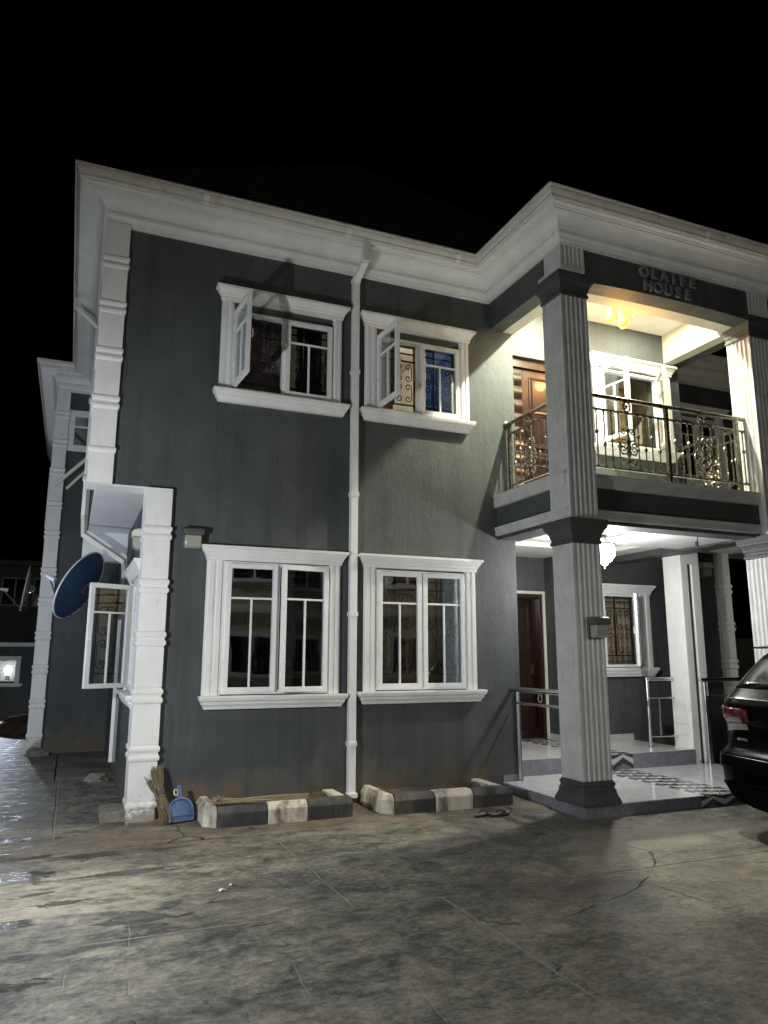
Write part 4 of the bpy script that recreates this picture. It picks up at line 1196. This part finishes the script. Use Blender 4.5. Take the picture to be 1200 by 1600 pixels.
# ------------------------------------------------------------------ brooms, dustpan, slippers
def straw_mesh(n, base, top, spread_b, spread_t, r, seed, jitter=.012, waist=.55, wr=.018):
    rg = random.Random(seed); mb = MB()
    B, T = Vector(base), Vector(top); ax = (T - B).normalized()
    u_ = ax.orthogonal().normalized(); v_ = ax.cross(u_)
    for i in range(n):
        a = rg.uniform(0, 2 * PI); q = math.sqrt(rg.random())
        d = (u_ * math.cos(a) + v_ * math.sin(a)) * q
        p0 = B + d * spread_b + ax * rg.uniform(-.02, .03)
        p1 = B.lerp(T, waist) + d * wr
        p2 = T + d * spread_t + ax * rg.uniform(-.05, .03)
        m1 = (p0 + p1) / 2 + Vector((rg.uniform(-jitter, jitter), rg.uniform(-jitter, jitter), rg.uniform(-jitter, jitter)))
        mb.tube([p0, m1, p1, (p1 + p2) / 2 + d * .004, p2], [r * .5, r * .8, r, r, r * .8], 4)
    return mb
br = thing('broom', 'upright bundle broom of brown palm ribs leaning in the corner by the dustpan', 'broom', (0.27, -.25, 0.03))
straw_mesh(170, (0.3, -.3, .035), (0.2, -.09, .5), .075, .06, .0028, 1).build('straws', 'straw', br, kind='stuff')
straw_mesh(28, (0.3, -.28, .04), (0.13, -.1, .43), .04, .045, .0025, 2, waist=.62, wr=.012).build('straws', 'straw', br, kind='stuff')
ax = (Vector((0.2, -.09, .5)) - Vector((0.3, -.3, .035))); c_ = Vector((0.3, -.3, .035)) + ax * .56
axn = ax.normalized(); uu = axn.orthogonal().normalized(); vv = axn.cross(uu)
for q in range(3):
    cc = c_ + axn * (q - 1) * .014
    MB().tube([cc + (uu * math.cos(2 * PI * k / 14) + vv * math.sin(2 * PI * k / 14)) * .03 for k in range(14)], .008, 6, closed=True).build('binding', 'twine', br, smooth=True)
b2 = thing('broom', 'pale straw broom lying flat along the top of the planter', 'broom', (1.2, -.5, .2))
straw_mesh(130, (1.62, -.5, .205), (0.7, -.53, .235), .045, .03, .0026, 3, waist=.75, wr=.02).build('straws', 'straw_pale', b2, kind='stuff')
rg = random.Random(8); mb = MB()
for i in range(60):
    a = rg.uniform(0, 2 * PI); 
    p0 = Vector((0.72 + rg.uniform(-.03, .06), -.54 + rg.uniform(-.04, .04), .225 + rg.uniform(-.01, .03)))
    p1 = p0 + Vector((rg.uniform(-.09, .06), rg.uniform(-.07, .05), rg.uniform(-.02, .05)))
    mb.tube([p0, (p0 + p1) / 2 + Vector((0, 0, .012)), p1], .003, 4)
mb.build('frayed_end', 'straw_pale', b2, kind='stuff')

pan = thing('dustpan', 'blue plastic dustpan standing on its lip against the wall', 'dustpan', (0.43, -.3, .03))
PM = Matrix.Translation((0.435, -.285, .032)) @ Matrix.Rotation(R(14), 4, 'Z') @ Matrix.Rotation(R(-18), 4, 'X')
outl = []
for k in range(17):
    a = PI * k / 16
    outl.append((.125 * math.cos(a) * (1.0), .085 + .135 * math.sin(a) ** .8))
outl = [(.125, 0)] + outl + [(-.125, 0)]
sc_in = lambda q, f: (q[0] * f, .02 + (q[1] - .02) * f)
mb = MB().loft([[(q[0], 0.012, q[1]) for q in outl], [(q[0], -.02, q[1]) for q in outl], [(sc_in(q, .9)[0], -.024, sc_in(q, .93)[1]) for q in outl], [(sc_in(q, .8)[0], -.008, sc_in(q, .85)[1]) for q in outl]])
mb.build('pan', 'pan_blue', pan, M=PM, smooth=True, angle=40)
MB().box(-.124, .124, -.03, -.018, .05, .058).build('lip_ridge', 'pan_blue', pan, M=PM, bevel=.002)
MB().loft([[(-.022, -.012, .2), (.022, -.012, .2), (.022, .014, .2), (-.022, .014, .2)], [(-.018, -.012, .26), (.018, -.012, .26), (.018, .012, .26), (-.018, .012, .26)], [(-.02, -.01, .335), (.02, -.01, .335), (.02, .012, .335), (-.02, .012, .335)]]).build('handle', 'pan_blue', pan, M=PM, bevel=.004)
MB().tube([(-.035 + .02 * math.cos(2 * PI * k / 14), 0, .27 + .028 * math.sin(2 * PI * k / 14)) for k in range(14)], .005, 6, closed=True).build('hanging_ring', 'paper', pan, M=PM, smooth=True)

def slipper(label, x, y, rz, flip=1):
    t = thing('slipper', label, 'slipper', (x, y, .01), rz, group='black slippers on the ground')
    M = Matrix.Translation((x, y, .004)) @ Matrix.Rotation(rz, 4, 'Z')
    o = []
    for k in range(24):
        a = 2 * PI * k / 24
        w = .045 + .008 * math.cos(a)
        o.append((.125 * math.cos(a), w * math.sin(a) * (1 if abs(math.cos(a)) > .3 else .93)))
    MB().loft([[(q[0], q[1], 0) for q in o], [(q[0] * 1.02, q[1] * 1.03, .012) for q in o], [(q[0], q[1], .02) for q in o]]).build('sole', 'rubber_black', t, M=M, smooth=True)
    MB().loft([[(q[0] * .94, q[1] * .88, .0205) for q in o], [(q[0] * .93, q[1] * .87, .0215) for q in o]]).build('footbed', 'concrete', t, M=M)
    for s_ in (-1, 1):
        MB().tube([(.07, 0, .02), (.05, s_ * .02, .045), (.01, s_ * .042, .04), (-.02, s_ * .047, .015)], .007, 6).build('strap', 'rubber_black', t, M=M, smooth=True)
slipper('black slipper nearer the wall in front of the second planter', 3.31, -1.02, R(20))
slipper('black slipper with a pale footbed, the one nearer the porch', 3.47, -1.07, R(8))

# concrete drain block and rubble in the side passage
dr = thing('drain_block', 'small grey concrete drain block with a square hole at the side wall', 'drain block', (-.15, .3, 0))
MB().box(-.28, -.03, .05, .14, 0, .1).box(-.28, -.2, .14, .5, 0, .1).box(-.09, -.03, .14, .5, 0, .1).box(-.2, -.09, .26, .5, 0, .1).build('block', 'concrete', dr, bevel=.008)
MB().box(-.2, -.09, .141, .259, 0, .012).build('hole_floor', 'room_dark', dr)
def rock(label, x, y, r, z=.0, seed=1):
    rg = random.Random(seed); bm = bmesh.new(); bmesh.ops.create_icosphere(bm, subdivisions=3, radius=1)
    from mathutils import noise as mn
    for v in bm.verts:
        k = 1 + .35 * mn.noise(v.co * 1.6 + Vector((seed, 0, 0))) + .12 * mn.noise(v.co * 5)
        v.co = Vector((v.co.x * r * k * 1.2, v.co.y * r * k, max(v.co.z, -.3) * r * .6 * k))
    me = bpy.data.meshes.new('rubble_heap'); bm.to_mesh(me); bm.free(); me.materials.append(MAT['soil' if r > .2 else 'concrete'])
    o = bpy.data.objects.new('rubble_heap', me); COL.objects.link(o); o.location = (x, y, z)
    return tag(o, label, 'rubble')
rock('low heap of dark rubble in the side passage beyond the rear pilaster', -1.42, 9.6, .45, .05, 4)
rock('grey stone lump at the foot of the rear white pilaster', -1.02, 5.65, .16, .02, 9)
rock('broken concrete lumps in the passage below the side downpipe', -.22, 2.7, .14, .01, 12)

def scrap(label, x, y, s_, rz):
    rg = random.Random(int(x * 100)); mb = MB()
    mb.loft([[(-s_, -s_ * .6, .002), (0, -s_ * .5, .012), (s_, -s_ * .7, .003)], [(-s_ * .8, 0, .01), (.1 * s_, 0, .018), (s_ * .9, .1 * s_, .008)], [(-s_, s_ * .6, .003), (0, s_ * .7, .01), (s_, s_ * .5, .003)]], closed=False)
    o = mb.build('paper_scrap', 'paper', None, M=Matrix.Translation((x, y, .001)) @ Matrix.Rotation(rz, 4, 'Z'))
    return tag(o, label, 'litter', 'paper scraps on the yard')
scrap('white paper scrap on the concrete in front of the first planter', .42, -2.43, .03, .4)
scrap('tiny white paper fleck beside the larger scrap on the concrete', .5, -2.34, .014, 1.3)

# ------------------------------------------------------------------ satellite dishes
def dish(label, c, nrm, rad, mat_front, arm_to, names_group='satellite dishes on the left side of the house'):
    t = thing('satellite_dish', label, 'satellite dish', arm_to, group=names_group)
    q = Vector(nrm).normalized().to_track_quat('Z', 'Y').to_matrix().to_4x4()
    M = Matrix.Translation(c) @ q @ Matrix.Diagonal((0.92, 1.0, 1.0, 1.0))
    dep = rad * .16
    prof = [(rad * k / 10 + .0001, dep * (k / 10) ** 2) for k in range(11)]
    full = prof + [(rad + .012, dep + .002), (rad + .012, dep - .006), (rad, dep - .01)] + [(r_, z - .006) for r_, z in reversed(prof[:-1])]
    MB().lathe(prof + [(r_, z - .006) for r_, z in reversed(prof)], n=40).build('reflector', mat_front, t, M=M, smooth=True, angle=60)
    ring = [(rad * math.cos(2 * PI * k / 48), rad * math.sin(2 * PI * k / 48), dep) for k in range(48)]
    MB().tube(ring, .011, 6, closed=True).build('rim', 'dish_rim', t, M=M, smooth=True)
    Mi = M
    MB().box(-.06, .06, -.07, .07, -.05, -.004).box(-.03, .03, -.03, .03, -.11, -.05).build('bracket', 'iron_black', t, M=M, bevel=.004)
    for sx_ in (-.045, .045):
        for sy_ in (-.05, .05): MB().lathe([(.014, -.07), (.014, -.05)], c=(sx_, sy_, 0), n=6).build('bolt', 'chrome', t, M=M)
    b0 = M @ Vector((0, 0, -.09)); A = Vector(arm_to)
    mid = Vector((A.x, A.y, b0.z))
    MB().tube([b0, b0.lerp(A, .3) + Vector((0, 0, -.02)), A], .02, 8).build('mast', 'iron_black', t, smooth=True)
    e0 = M @ Vector((0, -rad * .95, dep * .9)); e1 = M @ Vector((0, -rad * .2, rad * 1.05))
    MB().tube([e0, e1], .012, 6).build('feed_arm', 'iron_black', t)
    MB().lathe([(.02, -.05), (.026, 0), (.034, .06), (.034, .09), (.001, .09)], n=12).build('receiver', 'dish_rim', t, M=Matrix.Translation(e1) @ q @ Matrix.Rotation(PI, 4, 'X'), smooth=True)
    p0 = M @ Vector((0, 0, -.06)); p1 = M @ Vector((0.1, -rad * .6, -.1)); p2 = e0
    MB().tube([p0, p0.lerp(p1, .5) + Vector((.05, 0, -.05)), p1, p1.lerp(p2, .6) + Vector((0, 0, -.06)), p2], .007, 6).build('cable', 'rubber_black', t, smooth=True)
    return t
dish('blue satellite dish seen from behind, bolted to the side wall by the open window', (-.56, 2.15, 2.42), (-.78, .42, .46), .46, 'dish_blue', (-.005, 2.2, 2.2))
dish('pale satellite dish mostly hidden behind the far white pilaster', (-1.42, 6.8, 2.75), (-1, -.04, .12), .4, 'dish_rim', (-1.135, 6.6, 2.55))

# bamboo / pipe offcuts poking out above the side soffit
st = thing('pole_bundle', 'two pale poles sticking out beside the upper corner pilaster', 'poles', (-.6, 4.0, 3.9))
MB().tube([(-.6, 4.0, 4.6), (-1.08, 4.3, 4.15)], .03, 8).build('pole', 'bamboo', st)
MB().tube([(-.6, 4.05, 4.42), (-.9, 4.3, 4.12)], .022, 8).build('pole', 'bamboo', st)

# ------------------------------------------------------------------ porch odds and ends
sk = thing('socket_box', 'small white socket box with a looped cable below the porch window', 'socket', (6.83, 1.449, 1.0))
MB().box(6.78, 6.9, 1.40, 1.448, 0.92, 1.02).build('box', 'pvc_white', sk, bevel=.005)
MB().box(6.81, 6.84, 1.394, 1.4, 0.955, .985).build('switch', 'lamp_body', sk)
MB().tube([(6.85, 1.43, 1.02), (6.86, 1.42, 1.15), (6.84, 1.42, 1.28), (6.81, 1.42, 1.33), (6.8, 1.42, 1.26), (6.82, 1.42, 1.12), (6.84, 1.43, 1.03)], .006, 6).build('cable', 'rubber_black', sk, smooth=True)
cc = thing('security_camera', 'small white security camera on the wall above the front door', 'camera', (6.33, 1.94, 2.7))
MB().lathe([(.04, 0), (.04, .02), (.02, .03)], n=14, M=Matrix.Rotation(PI / 2, 4, 'X')).build('base', 'pvc_white', cc, M=Matrix.Translation((6.33, 1.949, 2.7)), smooth=True)
MB().tube([(6.33, 1.93, 2.7), (6.33, 1.87, 2.66)], .014, 8).build('arm', 'pvc_white', cc)
MB().lathe([(.03, -.08), (.04, -.07), (.04, .06), (.03, .075), (.001, .075)], n=14).build('body', 'pvc_white', cc, M=Matrix.Translation((6.34, 1.84, 2.62)) @ Matrix.Rotation(R(35), 4, 'X'), smooth=True)
wr = thing('hanging_wire', 'black wire with a plug dangling below the porch ceiling downlight', 'wire', (6.5, -.98, 3.11))
MB().tube([(6.52, -.98, 3.112), (6.51, -.97, 3.02), (6.5, -.96, 2.98), (6.56, -.94, 2.93), (6.66, -.9, 2.905), (6.8, -.86, 2.93), (6.95, -.8, 3.0), (7.12, -.76, 3.04)], .006, 6).build('wire', 'rubber_black', wr, smooth=True)
MB().lathe([(.001, -.03), (.02, -.02), (.024, 0), (.018, .025), (.001, .03)], c=(6.5, -.96, 2.975), n=8).build('plug', 'rubber_black', wr, smooth=True)

# ------------------------------------------------------------------ parked car
car = thing('parked_car', 'black sport utility car, its rear corner with red tail light at the right edge', 'car', (5.3, -2.2, 0))
HA = R(-10)
CM = Matrix.Translation((5.11, -2.2, 0)) @ Matrix.Rotation(HA, 4, 'Z') @ Matrix.Translation((0, -.95, 0))
# levels: z, rear x, front x, half width
LV = [(.2, .24, 4.7, .84), (.3, .07, 4.8, .92), (.46, -.02, 4.88, .95), (.6, -.03, 4.9, .955), (.7, -.01, 4.9, .96), (.76, .05, 4.89, .955), (.86, .1, 4.87, .955), (.96, .09, 4.84, .955), (1.04, .05, 4.72, .95), (1.14, .045, 4.3, .94), (1.2, .08, 3.9, .925), (1.25, .13, 3.62, .9), (1.4, .27, 3.3, .84), (1.55, .41, 2.95, .77), (1.64, .5, 2.7, .71), (1.69, .58, 2.5, .62), (1.72, .8, 2.2, .4)]
def lev(z):
    for i in range(len(LV) - 1):
        a, b_ = LV[i], LV[i + 1]
        if a[0] <= z <= b_[0]:
            t = (z - a[0]) / (b_[0] - a[0])
            return [a[k] + (b_[k] - a[k]) * t for k in range(4)]
    return LV[-1] if z > 1 else LV[0]
def outline_pt(z, t, off=0.0):
    _, xr, xf, hw = lev(z)
    xc, a = (xr + xf) / 2, (xf - xr) / 2
    ex = 2 / 7.0
    c_, s_ = math.cos(t), math.sin(t)
    x = a * math.copysign(abs(c_) ** ex, c_); y = hw * math.copysign(abs(s_) ** ex, s_)
    if off:
        nx, ny = (abs(c_) ** (2 - ex)) * math.copysign(1, c_) / a, (abs(s_) ** (2 - ex)) * math.copysign(1, s_) / hw
        l = math.hypot(nx, ny) or 1
        x += off * nx / l; y += off * ny / l
    return (xc + x, y, z)
# denser parameter samples near the corners
TS = []
for q in range(4):
    for k in range(18):
        u_ = k / 18
        v_ = u_ ** 2.2 / (u_ ** 2.2 + (1 - u_) ** 2.2) if u_ > 0 else 0
        TS.append(q * PI / 2 + v_ * PI / 2 if False else q * PI / 2 + u_ * PI / 2)
zs = []
for i in range(len(LV) - 1):
    for k in range(3): zs.append(LV[i][0] + (LV[i + 1][0] - LV[i][0]) * k / 3)
zs.append(LV[-1][0])
MB().loft([[outline_pt(z, t) for t in TS] for z in zs]).build('body', 'car_paint', car, M=CM, smooth=True, angle=50)
def patch(nm, mat, t0, t1, z0, z1, off, nt=24, nz=6, shape=None):
    rings = []
    for j in range(nz + 1):
        v_ = j / nz; row = []
        for i in range(nt + 1):
            u_ = i / nt
            za, zb = (z0, z1) if shape is None else shape(u_)
            row.append(outline_pt(za + (zb - za) * v_, t0 + (t1 - t0) * u_, off))
        rings.append(row)
    o = MB().loft(rings, closed=False).build(nm, mat, car, M=CM, smooth=True, angle=60)
    md = o.modifiers.new('t', 'SOLIDIFY'); md.thickness = .006; md.offset = -1
    return o
# rear is t = pi; left corner between pi/2 and pi
patch('rear_window', 'car_glass', PI - .62, PI + .62, 1.3, 1.6, .004)
for s_ in (1, -1):
    patch('side_window', 'car_glass', PI / 2 - .9 if s_ > 0 else -PI / 2 + .9, (PI / 2 + .5) if s_ > 0 else -PI / 2 - .5, 1.27, 1.58, .004)
    a, b_ = (PI - .78, PI - .36) if s_ > 0 else (PI + .36, PI + .78)
    a2 = (PI - .84) if s_ > 0 else (PI + .84)
    patch('tail_light', 'lens_red', (PI - 1.05) if s_ > 0 else PI + 1.05, (PI - .025) if s_ > 0 else PI + .025, 1.06, 1.165, .016, shape=lambda u_, s_=s_: (.96 + .03 * (u_ if s_ > 0 else 1 - u_), 1.135 - .02 * (u_ if s_ > 0 else 1 - u_)))
    patch('reversing_light', 'lens_clear', (PI - .95) if s_ > 0 else PI + .95, (PI - .045) if s_ > 0 else PI + .045, .98, 1.07, .014, shape=lambda u_, s_=s_: (.84 + .09 * (u_ if s_ > 0 else 1 - u_), .957 + .025 * (u_ if s_ > 0 else 1 - u_)))
patch('chrome_strip', 'dark_chrome', PI - .8, PI + .8, 1.2, 1.208, .008, nz=2)
patch('bumper', 'car_trim', PI - .95, PI + .95, .22, .44, .02)
patch('bumper_crease', 'car_paint', PI - .9, PI + .9, .58, .7, .02)
MB().loft([[(0.43, y, 1.665), (0.36, y, 1.66), (0.34, y, 1.675), (0.6, y, 1.70)] for y in (-.6, -.55, 0, .55, .6)]).build('spoiler', 'car_paint', car, M=CM, bevel=.008)
MB().tube([(0.06 - .004 , .075 * math.cos(2 * PI * k / 24), 1.19 + .05 * math.sin(2 * PI * k / 24)) for k in range(24)], .008, 6, closed=True).build('emblem', 'chrome', car, M=CM, smooth=True)
MB().tube([(0.055, .03 * math.cos(2 * PI * k / 20), 1.19 + .048 * math.sin(2 * PI * k / 20)) for k in range(20)], .006, 6, closed=True).tube([(0.058, .06 * math.cos(PI * k / 12), 1.2 + .03 * math.sin(PI * k / 12)) for k in range(13)], .006, 6).build('emblem', 'chrome', car, M=CM, smooth=True)
for k in range(5):
    MB().box(0.068, 0.074, .52 - k * .028, .54 - k * .028, .83, .85 + (.004 if k % 2 else 0)).build('badge_letter', 'chrome', car, M=CM)
for x in (.95, 3.85):
    for s_ in (-1, 1):
        wh = sub('wheel', car, CM @ Vector((x, s_ * .82, .37)))
        WM = CM @ Matrix.Translation((x, s_ * .82, .37)) @ Matrix.Rotation(PI / 2, 4, 'X')
        MB().lathe([(.24, -.1), (.33, -.115), (.365, -.09), (.375, 0), (.365, .09), (.33, .115), (.24, .1)], n=32).build('tyre', 'rubber_black', wh, M=WM, smooth=True)
        MB().lathe([(.001, -.06), (.06, -.09), (.2, -.08), (.245, -.1), (.245, .1), (.2, .08), (.06, .09), (.001, .06)], n=20).build('rim', 'chrome', wh, M=WM, smooth=True)
        o = MB().lathe([(.001, -.02), (.42, -.02), (.42, .02), (.001, .02)], n=28).build('wheel_arch', 'car_trim', car, M=CM @ Matrix.Translation((x, s_ * .94, .4)) @ Matrix.Rotation(PI / 2, 4, 'X')) if False else None

# ------------------------------------------------------------------ behind, at the left: gatehouse with a lit window, neighbour's house
gh = thing('gatehouse', 'low dark outbuilding with white coping and a lit white-framed window at far left', 'outbuilding', (-3.2, 13.6, 0))
GW = (-2.75, -1.86, .93, 1.46)
MB().wall(-7, 0.5, -.05, 1.78, [GW], 13.2, 13.4).build('wall', 'charcoal_paint', gh)
MB().box(-7.1, 0.5, 13.1, 15.8, 1.782, 1.88).build('coping', 'white_trim', gh, bevel=.01)
MB().box(-7, 0.5, 15.6, 15.8, -.05, 1.78).build('wall', 'charcoal_paint', gh)
gw = sub('window', gh, (-2.3, 13.2, .93))
x0, x1, z0, z1 = GW
MB().box(x0 - .08, x0 + .03, 13.13, 13.26, z0 - .06, z1 + .08).box(x1 - .03, x1 + .08, 13.13, 13.26, z0 - .06, z1 + .08).box(x0 + .03, x1 - .03, 13.13, 13.26, z1 - .03, z1 + .08).box(-2.32, -2.28, 13.16, 13.25, z0, z1 - .03).build('frame', 'white_trim', gw, bevel=.006)
MB().ringbox(x0 - .12, x1 + .12, 13.1, 13.199, [(0, z0 - .14), (.03, z0 - .1), (.04, z0 - .06)]).build('sill', 'white_trim', gw)
MB().box(x0 + .03, -2.32, 13.2, 13.206, z0, z1 - .03).build('pane', 'window_glass', gw)
MB().box(-2.28, x1 - .03, 13.2, 13.206, z0, z1 - .03).build('pane', 'window_glass', gw)
fl = thing('flood_lamp', 'dazzling cool white lamp glowing behind the far left window', 'lamp', (-2.12, 13.45, 1.0))
MB().lathe([(.001, 1.3), (.05, 1.28), (.085, 1.22), (.09, 1.16), (.06, 1.09), (.03, 1.06), (.001, 1.06)], c=(-2.08, 13.6, 0), n=18).build('globe', 'bulb_cool', fl, smooth=True)
MB().lathe([(.04, 1.06), (.04, 1.0), (.06, .98), (.06, .95), (.001, .95)], c=(-2.08, 13.6, 0), n=12).build('base', 'lamp_body', fl)
MB().box(-3.0, -1.6, 13.9, 13.95, .5, 1.77).build('interior_wall', 'room_wall', gh)
light('flood_lamp_light', 'SPOT', (-2.1, 13.12, 1.2), 230, (0.78, 0.87, 1.0), .06, fl, (R(86), 0, R(180)), 150)

nb = thing('neighbour_house', 'dim grey neighbouring house with brown-framed windows at the far left', 'house', (-5, 26, 0))
NW = [(-3.35, -2.35, 3.45, 4.6), (-2.2, -1.2, 3.45, 4.6), (-5.2, -4.2, 3.45, 4.6)]
MB().wall(-12, 2, -.05, 5.05, NW, 25, 25.25).build('wall', 'neighbour_grey', nb)
MB().box(-12.3, 2.3, 24.6, 32, 5.052, 5.25).build('eaves', 'neighbour_grey', nb)
MB().loft([[(-12.3, 24.6, 5.252), (2.3, 24.6, 5.252), (2.3, 32, 5.252), (-12.3, 32, 5.252)], [(-9, 28.3, 7.5), (-1, 28.3, 7.5), (-1, 28.4, 7.5), (-9, 28.4, 7.5)]]).build('roof', 'roof_tile', nb)
for a, b_, c_, d_ in NW:
    w_ = sub('window', nb, ((a + b_) / 2, 25, c_))
    MB().box(a, a + .06, 24.95, 25.1, c_, d_).box(b_ - .06, b_, 24.95, 25.1, c_, d_).box(a + .06, b_ - .06, 24.95, 25.1, c_, c_ + .06).box(a + .06, b_ - .06, 24.95, 25.1, d_ - .06, d_).box((a + b_) / 2 - .03, (a + b_) / 2 + .03, 24.96, 25.09, c_ + .06, d_ - .06).build('frame', 'bamboo', w_)
    MB().box(a + .06, b_ - .06, 25.02, 25.03, c_ + .06, d_ - .06).build('pane', 'car_glass', w_)

# boundary wall with pillars behind the porch at the right
bw = thing('boundary_wall', 'dim grey boundary wall with capped pillars beyond the porch at the right', 'wall', (13, 5, 0))
MB().box(11.2, 20, 5.0, 5.15, -.05, 1.9).build('panel', 'neighbour_grey', bw)
for x in (11.9, 13.0, 14.6, 16.2):
    MB().ringbox(x, x + .35, 4.8, 5.2, [(0, -.05), (0, 2.1), (.02, 2.12), (.02, 2.17), (.05, 2.2), (.05, 2.27), (0, 2.3)], False).build('pillar', 'neighbour_grey', bw)
MB().box(11.2, 20, 4.95, 5.2, 1.902, 1.98).build('coping', 'neighbour_grey', bw)

# house across the yard, behind the viewer: it shows only in the window glass
oh = thing('opposite_house', 'cream two-storey house across the yard, mirrored in the window glass', 'house', (4, -18, 0))
OW = []
for z in (.9, 4.2):
    for x in (-7.5, -4.5, -1.6, 1.4, 4.4, 7.4, 10.4, 13.4): OW.append((x, x + 1.5, z, z + 1.35))
MB().wall(-10, 17, -.05, 6.4, OW, -18.2, -18).build('wall', 'neighbour_cream', oh)
MB().box(-10.3, 17.3, -22, -17.5, 6.4, 6.75).build('eaves', 'white_trim', oh)
MB().box(-10, 17, -18, -17.9, 3.0, 3.3).build('band', 'white_trim', oh)
MB().box(-10, 17, -19.4, -19.3, 0, 6.4).build('interior_wall', 'room_dark', oh)
for x in (0.4, 6.6, 12.5): MB().box(x, x + .4, -17.4, -17.0, 0, 6.4).build('column', 'white_trim', oh, bevel=.02)
for a, b_, c_, d_ in OW:
    MB().box(a - .12, a + .05, -18.0, -17.9, c_ - .1, d_ + .15).box(b_ - .05, b_ + .12, -18.0, -17.9, c_ - .1, d_ + .15).box(a + .05, b_ - .05, -18, -17.9, d_ - .03, d_ + .15).box(a + .05, b_ - .05, -18, -17.88, c_ - .1, c_ + .03).box((a + b_) / 2 - .03, (a + b_) / 2 + .03, -18.1, -18.02, c_, d_).build('window', 'pvc_white', oh)
for x in (-3.0, 3.0, 9.0):
    t = thing('eaves_lamp', {-3.0: 'leftmost', 3.0: 'middle', 9.0: 'rightmost'}[x] + ' lit lamp under the eaves of the house across the yard', 'lamp', (x, -17.2, 6.3), group='eaves lamps of the house across the yard')
    MB().lathe([(.08, 6.4), (.1, 6.36), (.1, 6.3), (.06, 6.26), (.001, 6.25)], c=(x, -17.2, 0), n=12).build('globe', 'bulb_white', t, smooth=True)
    light('eaves_lamp_light', 'POINT', (x, -17.2, 6.1), 110, (1.0, .95, .82), .1, t)

# lamp burning in the bedroom behind the second upper window
bl = thing('ceiling_bulb', 'bulb lit inside the bedroom behind the upper right front window', 'bulb', (3.3, 1.6, 6.28))
MB().lathe([(.02, 6.28), (.02, 6.2), (.04, 6.15), (.045, 6.11), (.03, 6.07), (.001, 6.06)], c=(3.3, 1.6, 0), n=14).build('bulb', 'bulb_white', bl, smooth=True)
light('bedroom_lamp', 'POINT', (3.3, 1.6, 5.98), 42, (1.0, .95, .85), .05, bl)

for (x, y, z, e_, lab) in ((.45, 1.0, 3.16, 60, 'bulb inside the narrow room behind the side window'), (1.3, 1.8, 6.28, 5, 'dim bulb inside the room behind the upper left front window'), (3.1, 1.9, 3.16, 6, 'dim bulb inside the room behind the lower right front window'), (1.2, 2.2, 3.16, .7, 'faint bulb inside the room behind the lower left front window'), (7.2, 2.9, 3.16, 16, 'dim bulb inside the room behind the porch window')):
    t = thing('ceiling_bulb', lab, 'bulb', (x, y, z))
    MB().lathe([(.02, z), (.02, z - .08), (.04, z - .13), (.045, z - .17), (.03, z - .21), (.001, z - .22)], c=(x, y, 0), n=14).build('bulb', 'lamp_frost', t, smooth=True)
    light('room_lamp', 'POINT', (x, y, z - .3), e_, (1.0, .9, .72), .05, t)
